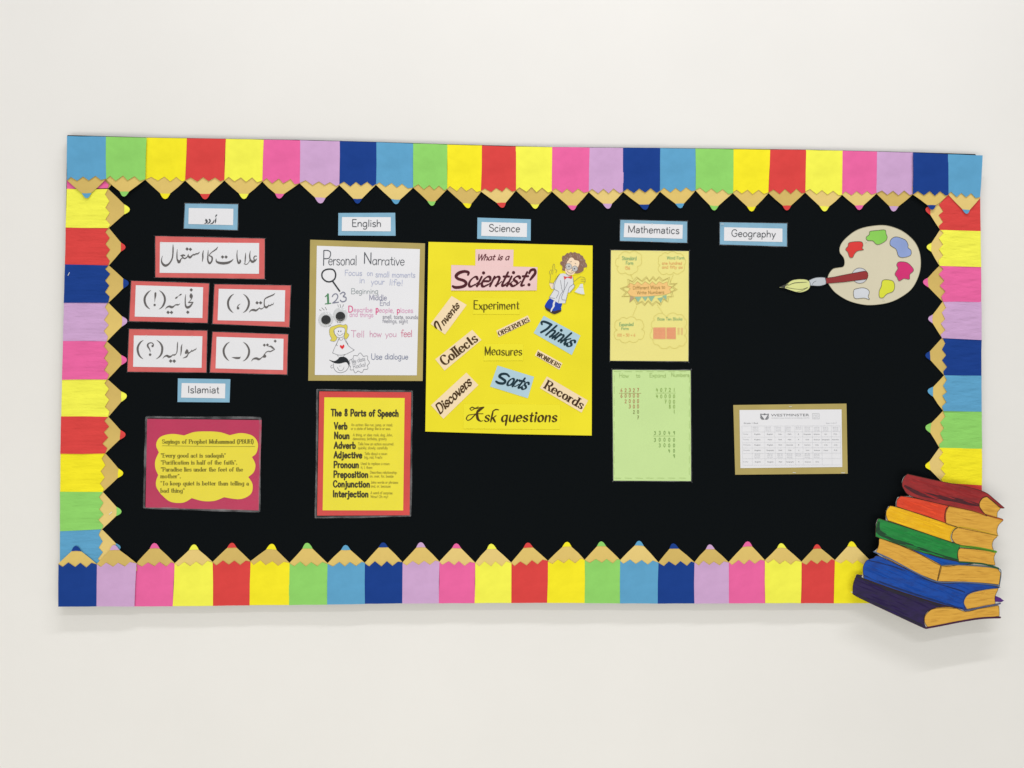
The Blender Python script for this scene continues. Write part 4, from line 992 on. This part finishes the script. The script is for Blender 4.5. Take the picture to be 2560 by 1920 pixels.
# ---- timetable
K9 = K(1820, 1000, 7.135)
t = thing('class_timetable', (1979, 1187), DB, 'printed white class timetable on a gold card, right of the green sheet', 'timetable', amp=.001, wl=.16)
sheet('gold_backing', [(1833,1012.6),(2116,1009),(2119,1184),(1838,1186.7)], DB, GOLD, t)
sheet('white_paper', [(1848.5,1025),(2103.8,1023.5),(2105.5,1167.5),(1851,1170.3)], DB+.0007, WHITE, t)
TD = DB+.0007
cu_m = ink((116, 118, 124))
printed('WESTMINSTER', K9, (765,292), (1445,288), 46, TD, cu_m, t, 'school_name')
printed('INTERNATIONAL SCHOOL & CAMBRIDGE CENTRE', K9, (775,330), (1450,328), 15, TD, ink((176,178,184)), t, 'school_subtitle')
I = Ink()      # crest: two cupped hands and a crown
I.stroke(K9([(580,250,10),(590,290,24),(620,325,22),(645,345,8)]), None); I.stroke(K9([(720,250,10),(708,290,24),(682,325,22),(660,345,8)]), None)
I.stroke(K9([(580,250),(625,258)]), 1.8, False); I.stroke(K9([(675,258),(720,250)]), 1.8, False)
(q,) = K9([(650,255)]); I.dot(q[0], q[1], 3.0, 2.2)
I.stroke(K9([(572,300,6),(595,335,14),(630,348,6)]), None); I.stroke(K9([(728,300,6),(705,335,14),(670,348,6)]), None)
I.build('school_crest', TD, ink((120, 122, 128)), t)
I = Ink(); I.stroke(K9([(1505,240),(1625,240),(1628,335),(1508,335),(1505,240)]), .8, False)
write(I, K9, 'DG', (1522,312), (1615,312), 48, .08); I.build('stamp_logo', TD, ink((190, 192, 196)), t)
printed('Grade 1 Red', K9, (278,426), (530,424), 26, TD, ink((140,142,148)), t, 'grade_line')
printed('Date: 12-03-17', K9, (1750,422), (1938,420), 20, TD, ink((180,182,188)), t, 'date_line')
I = Ink()
XC = [245, 418, 645, 830, 1012, 1190, 1325, 1500, 1665, 1840, 2000]
for y0 in (462, 568, 660, 760, 852, 950, 1045, 1160): I.stroke(K9([(XC[0]+(y0-462)*.03, y0+2),(XC[-1]+(y0-462)*.02, y0-4)]), .35, False)
for x in XC: I.stroke(K9([(x, 462),(x+16, 1160)]), .35, False)
I.build('table_rules', TD, ink((202, 204, 210)), t)
cx = [505+15, 745, 925, 1095, 1255, 1412, 1580, 1740, 1915]
RW = [(618, ['Monday', 'English', 'English', 'Urdu', 'Math', 'B', 'Geography', 'Science', 'Art', 'P.E.']),
      (715, ['Tuesday', 'English', 'Music', 'Math', 'Math', 'R', 'Urdu', 'Science', 'Geography', 'Islamiat']),
      (810, ['Wednesday', 'English', 'English', 'Math', 'Islamiat', 'E', 'Library', 'Urdu', 'Urdu', 'Urdu']),
      (906, ['Thursday', 'English', 'Geography', 'Math', 'Math', 'A', 'Urdu', 'Science', 'Music', 'P.E.']),
      (1112, ['Friday', 'English', 'English', 'Math', 'Geography', 'K', 'Science', 'Urdu', '', ''])]
for y, row in RW:
    for j, w in enumerate(row):
        if not w: continue
        wd = max(len(w)*15, 18)
        if j == 0: printed(w, K9, (268, y-2), (268+wd, y-2), 19, TD, ink((178,180,186)), t, 'day_name')
        else: printed(w, K9, (cx[j-1]+(y-618)*.02-wd/2, y), (cx[j-1]+(y-618)*.02+wd/2, y), 21, TD, ink((134,136,142)), t, 'lesson_name')
for yb, n in ((495, 9), (972, 7)):
    I = Ink()
    for j in range(n):
        for k in range(3 if j != 4 else 2):
            sh = 30 if yb == 495 and j < 4 else 0
            write(I, K9, ('08:30 AM', '09:10 AM', '(40 mins)')[k], (cx[j]-48-sh, yb+k*30), (cx[j]+50-sh, yb+k*30), 17, .1)
    I.build('lesson_times', TD, ink((190, 192, 198)), t)
staples([(1976, 1016.5, 0, 7), (1985.7, 1181.5, .1, 8), (2107.5, 1182, 0, 9)], DB+.0012, t)

# ================================================================== palette
KQ = K(1900, 340, 3.3515)
t = thing('palette_cutout', (2175, 762), DB, 'beige paper artist palette with six paint blobs and a brush, at upper right', 'palette cut-out', amp=.001, wl=.18)
pal = [(1010,748),(1100,760),(1200,802),(1290,880),(1335,970),(1346,1080),(1325,1180),(1270,1280),(1180,1350),(1080,1395),(960,1415),(860,1412),(740,1380),(640,1320),(590,1265),(565,1215),(575,1160),(610,1115),(655,1104),(695,1096),(708,1065),(700,1020),(668,975),(672,920),(710,865),(790,800),(880,765)]
PM = mat('palette_beige', (218, 210, 184), .5, .35, .03, 8, .05, 14, .05)
sheet('palette_board', KQ(catmull(pal, True, 3)), DB, PM, t, .0006)
blobs = {'red paint': ([(745,895),(800,885),(850,888),(862,915),(855,940),(865,955),(815,965),(790,990),(775,1018),(750,1015),(735,975),(716,950),(735,925)], (222, 58, 54)),
 'green paint': ([(920,800),(980,792),(1045,788),(1055,820),(1065,850),(1050,880),(1000,908),(970,905),(945,880),(900,875),(888,850),(915,825)], (140, 208, 88)),
 'periwinkle blue paint': ([(1140,845),(1215,870),(1240,910),(1240,935),(1265,960),(1260,1000),(1200,1018),(1160,1005),(1140,950),(1092,915),(1095,870)], (144, 164, 216)),
 'magenta paint': ([(1165,1055),(1230,1060),(1275,1100),(1285,1130),(1255,1160),(1250,1200),(1205,1195),(1165,1215),(1148,1185),(1130,1155),(1155,1110),(1145,1080)], (216, 46, 118)),
 'lemon paint': ([(1030,1208),(1105,1212),(1127,1250),(1115,1300),(1060,1325),(1030,1355),(1000,1350),(998,1300),(1015,1260)], (222, 226, 62)),
 'white paint': ([(800,1282),(860,1272),(900,1285),(915,1310),(905,1345),(915,1370),(870,1358),(800,1362),(783,1335),(785,1295)], (214, 218, 226))}
for n_, (pts, rgb) in blobs.items():
    q = KQ(catmull(pts, True, 4))
    b_ = sheet('paint_blob', q, DB+.0005, mat(n_.replace(' ', '_'), rgb, .45, .35, .04, 20, .05, 14, .05), t, .0003, 26, n_+' blob')
    I = Ink(); I.stroke(KQ(pts), 1.1, closed=True); I.build('blob_outline', DB+.0005, ink((96, 92, 78)), b_)
hole = [(835+66*math.cos(a*.628), 1170+64*math.sin(a*.628)) for a in range(10)]
h_ = sheet('thumb_hole', KQ(catmull(hole, True, 4)), DB+.0005, mat('hole_white', (206, 208, 214), .5, .35, .02), t, .0003)
I = Ink(); I.stroke(KQ(hole), 1.0, closed=True); I.build('hole_outline', DB+.0005, ink((96, 98, 104)), h_)
br = sheet('brush_handle', KQ([(545,1192),(620,1182),(700,1165),(872,1132),(893,1136),(902,1150),(904,1172),(900,1190),(890,1200),(700,1224),(555,1236)]), DB+.0010, mat('handle_maroon', (150, 46, 48), .5, .35, .05), t, .0004)
I = Ink(); I.stroke(KQ([(545,1192),(620,1182),(700,1165),(872,1132),(893,1136),(902,1150),(904,1172),(900,1190),(890,1200),(700,1224),(555,1236),(545,1192)]), .9, n=1); I.build('handle_outline', DB+.0010, ink((78, 36, 36)), br)
sheet('brush_ferrule', KQ([(412,1208),(455,1190),(500,1184),(545,1188),(552,1215),(548,1242),(500,1256),(440,1254),(415,1252)]), DB+.0012, mat('ferrule_grey', (196, 202, 210), .5, .35, .05), t, .0004)
bs = sheet('brush_bristles', KQ(catmull([(162,1267),(215,1245),(262,1212),(325,1200),(390,1205),(420,1235),(405,1285),(335,1312),(260,1295),(205,1275)], True, 4)), DB+.0011, mat('bristle_cream', (222, 226, 150), .5, .35, .05), t, .0004)
I = Ink()
I.stroke(KQ([(220,1262,2),(275,1235,5),(330,1228,5),(395,1225,2)]), None); I.stroke(KQ([(215,1268),(280,1280),(345,1285),(395,1270)]), .9)
I.stroke(KQ([(300,1308),(345,1298),(400,1270)]), .8); I.stroke(KQ([(215,1250),(262,1212),(325,1200),(390,1205),(420,1235),(405,1285),(335,1312),(260,1295),(205,1275)]), .8, closed=False)
I.fill(KQ([(162,1266),(200,1248),(245,1240),(212,1258),(208,1276)]))
I.build('bristle_lines', DB+.0011, ink((70, 70, 66)), bs)
I = Ink(); I.stroke(KQ([(412,1208),(455,1190),(500,1184),(545,1188),(552,1215),(548,1242),(500,1256),(440,1254)]), .9); I.stroke(KQ([(430,1255),(450,1225),(470,1215)]), .7)
I.build('ferrule_outline', DB+.0012, ink((90, 94, 100)), t)
I = Ink(); I.stroke(KQ(pal), .8, closed=True); I.build('palette_outline', DB, ink((150, 144, 122)), t)
staples([(2166, 604, -.7, 5), (2209, 750, -.3, 5)], DB+.0018, t)

# ================================================================== painted book stack
KB = K(2100, 1150, 3.6065)
DK = .046
t = thing('book_stack_cutout', (2310, 1572), DK, 'painted cardboard cut-out of seven stacked books over the lower right corner', 'book cut-out', amp=.0016, wl=.25)
CARD = mat('foam_board', (214, 212, 206), .7, .2, .03)
sil = [(605,125),(860,180),(1130,235),(1300,285),(1480,432),(1440,440),(1415,475),(1412,515),(1465,540),(1420,585),(1406,640),(1420,685),(1380,712),(1362,760),(1400,830),(1382,880),(1392,940),(1425,965),(1450,1010),(1432,1128),(1444,1148),(1408,1170),(1388,1228),(1475,1268),(1432,1310),(1428,1400),(1440,1420),(1270,1432),(1080,1460),(770,1524),(700,1490),(140,1225),(113,1188),(118,1110),(148,1028),(205,1033),(208,960),(240,908),(300,885),(350,865),(302,828),(350,780),(352,710),(318,690),(323,570),(345,525),(412,540),(413,460),(440,412),(505,412),(500,380),(520,330),(580,318),(635,318),(575,270),(555,200),(575,150)]
def soft(pts, n=4, lim=42):
    """smooth closed outline that keeps its sharp corners"""
    N = len(pts); corner = []
    for i in range(N):
        a, b, c = Vector(pts[i-1][:2]), Vector(pts[i][:2]), Vector(pts[(i+1) % N][:2])
        if math.degrees((b-a).angle(c-b, 0)) > lim: corner.append(i)
    if not corner: return catmull(pts, True, n)
    out = []
    for j, i in enumerate(corner):
        e = corner[(j+1) % len(corner)]; run = []
        k = i
        while True:
            run.append(pts[k % N])
            if k % N == e and len(run) > 1: break
            k += 1
        out += catmull(run, False, n)[:-1]
    return out
gx = sum(p[0] for p in sil)/len(sil); gy = sum(p[1] for p in sil)/len(sil)
ss = soft(sil, 2); si = []
for j in range(len(ss)):
    a_, b_ = Vector(ss[j-1][:2]), Vector(ss[(j+1) % len(ss)][:2]); d_ = (b_-a_).normalized()
    si.append((ss[j][0]-d_.y*9, ss[j][1]+d_.x*9))
sheet('foam_backing', KB(si), DK, CARD, t, .005, 40)
def inside(p, poly):
    x, y = p; c = False; j = len(poly)-1
    for i in range(len(poly)):
        if (poly[i][1] > y) != (poly[j][1] > y) and x < (poly[j][0]-poly[i][0])*(y-poly[i][1])/(poly[j][1]-poly[i][1])+poly[i][0]: c = not c
        j = i
    return c
def hatch(I, poly, n, length, wid, slope, rnd):
    x0 = min(p[0] for p in poly); x1 = max(p[0] for p in poly); y0 = min(p[1] for p in poly); y1 = max(p[1] for p in poly)
    k = 0; tries = 0
    while k < n and tries < n*30:
        tries += 1
        x = rnd.uniform(x0, x1); y = rnd.uniform(y0, y1); l = rnd.uniform(.5, 1)*length; sl = slope+rnd.uniform(-.04, .04)
        pts = [(x+l*f, y+l*f*sl+rnd.uniform(-2, 2)) for f in (0, .33, .66, 1)]
        if not all(inside((q[0], q[1]+dy), poly) for q in pts for dy in (-wid*.8, wid*.8)): continue
        I.stroke(KB([(q[0], q[1], wid*rnd.uniform(.4, 1)*f) for q, f in zip(pts, (.3, 1, .9, .2))]), None); k += 1
def paint(name, rgb, dark, st=(3, 1, 9)):
    if name in MATS: return MATS[name]
    m = bpy.data.materials.new(name); m.use_nodes = True; nt = m.node_tree; N = nt.nodes; L = nt.links
    b = N['Principled BSDF']; b.inputs['Roughness'].default_value = .55; b.inputs['Specular IOR Level'].default_value = .3
    tc = N.new('ShaderNodeTexCoord'); mp = N.new('ShaderNodeMapping'); mp.inputs['Scale'].default_value = st; mp.inputs['Rotation'].default_value = (0, math.radians(-14), 0)
    L.new(tc.outputs['Object'], mp.inputs[0])
    n = N.new('ShaderNodeTexNoise'); n.inputs['Scale'].default_value = 9; n.inputs['Detail'].default_value = 7; n.inputs['Roughness'].default_value = .65
    L.new(mp.outputs[0], n.inputs['Vector'])
    r = N.new('ShaderNodeValToRGB'); r.color_ramp.elements[0].position = .32; r.color_ramp.elements[1].position = .58
    r.color_ramp.elements[0].color = lin(dark)+(1,); r.color_ramp.elements[1].color = lin(rgb)+(1,)
    L.new(n.outputs['Fac'], r.inputs[0]); L.new(r.outputs[0], b.inputs['Base Color'])
    MATS[name] = m; return m
PG = paint('painted_pages', (228, 174, 68), (208, 152, 52), (2.5, 1, 26))
OUT = ink((62, 40, 30))
BOOKS = [
 ('maroon', (158, 42, 44), (128, 34, 38),
  [(605,125),(860,182),(1130,238),(1300,288),(1390,355),(1478,432),(1440,430),(1375,375),(1320,330),(1280,345),(1255,385),(1255,420),(1285,465),(1320,505),(1180,455),(900,395),(640,325),(575,265),(558,215),(575,160)],
  [[(1320,332),(1380,380),(1440,432),(1410,470),(1408,515),(1330,497),(1280,455),(1255,410),(1265,365),(1290,340)]],
  [([(585,235,20),(700,295,40),(850,330,44),(1000,352,40),(1150,385,40),(1245,405,24)], (64, 24, 34))], []),
 ('red', (228, 74, 42), (212, 62, 38),
  [(545,325),(640,337),(860,385),(985,412),(955,430),(942,480),(940,530),(948,566),(720,490),(508,418),(512,360)],
  [[(985,418),(1180,460),(1430,525),(1462,542),(1420,585),(1405,640),(1415,675),(1240,640),(1050,600),(955,570),(952,520),(960,455)]],
  [], [([(985,415),(1180,455),(1330,500),(1462,538)], 9, (186, 84, 36)), ([(970,425),(948,480),(950,565)], 8, (150, 60, 30))]),
 ('yellow', (244, 190, 24), (230, 172, 20),
  [(450,412),(520,427),(760,500),(950,567),(1055,602),(1010,635),(992,690),(1000,735),(1020,748),(740,650),(432,545),(415,500),(420,450)],
  [[(1060,612),(1130,617),(1280,650),(1412,686),(1375,720),(1362,770),(1378,818),(1240,790),(1100,764),(1035,742),(1008,700),(1020,645)]],
  [], [([(1000,735),(990,690),(1010,635),(1055,603),(1150,612),(1290,645),(1420,682)], 7, (206, 170, 40))]),
 ('green', (32, 140, 62), (28, 116, 56),
  [(345,525),(430,552),(700,640),(1000,737),(1087,767),(1062,810),(1055,870),(1068,912),(900,880),(600,790),(320,690),(323,600)],
  [[(1080,797),(1250,812),(1395,835),(1378,880),(1390,942),(1290,932),(1180,926),(1072,912),(1062,860),(1066,815)]],
  [([(330,640,26),(480,720,34),(640,770,26),(860,850,28),(1050,900,18)], (20, 56, 36)), ([(350,560,14),(345,640,40),(400,680,40)], (30, 66, 44))],
  [([(1085,775),(1240,792),(1400,826)], 20, (88, 152, 40)), ([(1068,918),(1180,925),(1300,938),(1422,975)], 14, (36, 86, 52))]),
 ('open blue', (10, 80, 172), (12, 62, 140),
  [(505,755),(640,792),(880,872),(1060,915),(1200,935),(1060,946),(910,952),(720,850)],
  [[(355,710),(520,760),(720,850),(910,952),(875,1088),(600,975),(328,832),(352,770)], [(905,955),(1060,950),(1280,962),(1415,983),(1440,1020),(1425,1118),(1300,1103),(1100,1092),(875,1088)]],
  [], [([(303,826),(450,890),(700,1025),(875,1096),(1100,1100),(1300,1115),(1432,1132)], 11, (84, 104, 140)), ([(910,948),(1060,944),(1280,957),(1420,977),(1446,1015),(1432,1128)], 8, (84, 104, 120)), ([(905,955),(875,1088)], 4, (120, 84, 30))]),
 ('blue', (8, 74, 170), (10, 56, 138),
  [(240,905),(300,884),(355,868),(600,985),(870,1103),(1100,1106),(1300,1120),(1440,1146),(1300,1164),(1190,1185),(1130,1235),(1110,1290),(1140,1358),(1060,1335),(880,1290),(500,1170),(215,1068),(206,1000),(212,950)],
  [[(1160,1205),(1260,1175),(1420,1158),(1388,1230),(1392,1292),(1250,1320),(1130,1340),(1116,1280),(1130,1235)]],
  [([(260,905,8),(480,960,12),(700,1050,14),(860,1105,10)], (12, 36, 90)), ([(860,1110,6),(1050,1165,12),(1120,1190,10)], (12, 40, 100)), ([(215,1040,8),(500,1150,16),(900,1280,16),(1100,1335,10)], (12, 36, 90))],
  [([(1120,1358),(1200,1342),(1300,1318),(1400,1302),(1440,1292)], 13, (84, 90, 120)), ([(1140,1345),(1112,1290),(1128,1235),(1180,1195),(1300,1165),(1425,1150)], 7, (40, 74, 130))]),
 ('dark purple', (42, 26, 78), (30, 20, 54),
  [(150,1030),(200,1040),(218,1072),(500,1175),(880,1294),(1060,1338),(900,1332),(800,1355),(762,1400),(755,1460),(775,1522),(700,1490),(400,1350),(140,1225),(115,1187),(120,1110)],
  [[(830,1347),(900,1330),(1020,1332),(1130,1370),(1260,1342),(1425,1314),(1430,1402),(1270,1422),(1080,1447),(790,1500),(766,1460),(772,1400)]],
  [([(160,1050,16),(300,1120,30),(600,1215,36),(900,1310,24)], (30, 28, 40)), ([(150,1210,10),(400,1330,16),(740,1490,16)], (24, 16, 34))],
  [([(772,1514),(900,1490),(1080,1455),(1270,1425),(1440,1418)], 17, (70, 34, 62))]),
]
for i, (nm, c1, c2, cov, pages, darks, lines_) in enumerate(BOOKS):
    dd = DK+.0006+(len(BOOKS)-i)*.0005
    rb = random.Random(i); cov = soft(cov); wide = []
    for p in pages:
        p = soft(p); q = []
        for j in range(len(p)):
            d_ = (Vector(p[(j+1) % len(p)][:2])-Vector(p[j-1][:2])).normalized(); q.append((p[j][0]+d_.y*4.5, p[j][1]-d_.x*4.5))
        wide.append(q)
    pages = wide
    e = sheet('painted_book', KB(cov), dd, paint('paint_'+nm.replace(' ', '_'), c1, c2), t, .0004, 40, nm+' book')
    for j, pg in enumerate(pages):
        sheet('page_block', KB(pg), dd+.0001, PG, e, .0004, 40)
    I = Ink()
    for pts, c3 in darks: I.stroke(KB(pts), None, n=8)
    if I.v:
        dm = paint('shade_'+nm.replace(' ', '_'), darks[0][1], tuple((a*2+b)//3 for a, b in zip(darks[0][1], c1)), (4, 1, 16))
        I.build('dark_brushwork', dd, dm, e, off=.00022)
    sl = .34 if i < 4 else .42
    I1 = Ink(); hatch(I1, cov, 26, 190, 13, sl, rb)
    I1.build('paint_strokes', dd, ink(tuple(int(a*.72+b*.28) for a, b in zip(c1, c2))), e, off=.0002)
    I1 = Ink(); hatch(I1, cov, 16, 150, 9, sl, rb)
    I1.build('light_strokes', dd, ink(tuple(min(255, int(a*1.04+5)) for a in c1)), e, off=.00025)
    I1 = Ink()
    for pg in pages:
        sp = .42 if (i == 4 and pg is pages[0]) else (.2 if i < 4 else (.06 if i == 4 else -.14))
        hatch(I1, pg, 12, 130, 2.6, sp, rb)
    I1.build('leaf_lines', dd+.0001, ink((200, 148, 58)), e, off=.0003)
    I = Ink()
    q = KB(cov); I.stroke(q, 1.1, closed=True, n=1, smooth=True)
    for pg in pages: I.stroke(KB(pg), .9, closed=True, n=1)
    I.build('ink_outline', dd+.0001, OUT, e, off=.0005)
    for pts, w, c3 in lines_:
        I = Ink(); I.stroke(KB(pts), w/3.6065, n=6); I.build('cover_edge', dd+.0001, ink(c3), e, off=.0008)
sheet('purple_corner', KB([(1395,1222),(1440,1240),(1476,1268),(1450,1280),(1395,1276)]), DK+.0006, paint('paint_violet', (86, 34, 128), (60, 26, 96)), t, .0004)
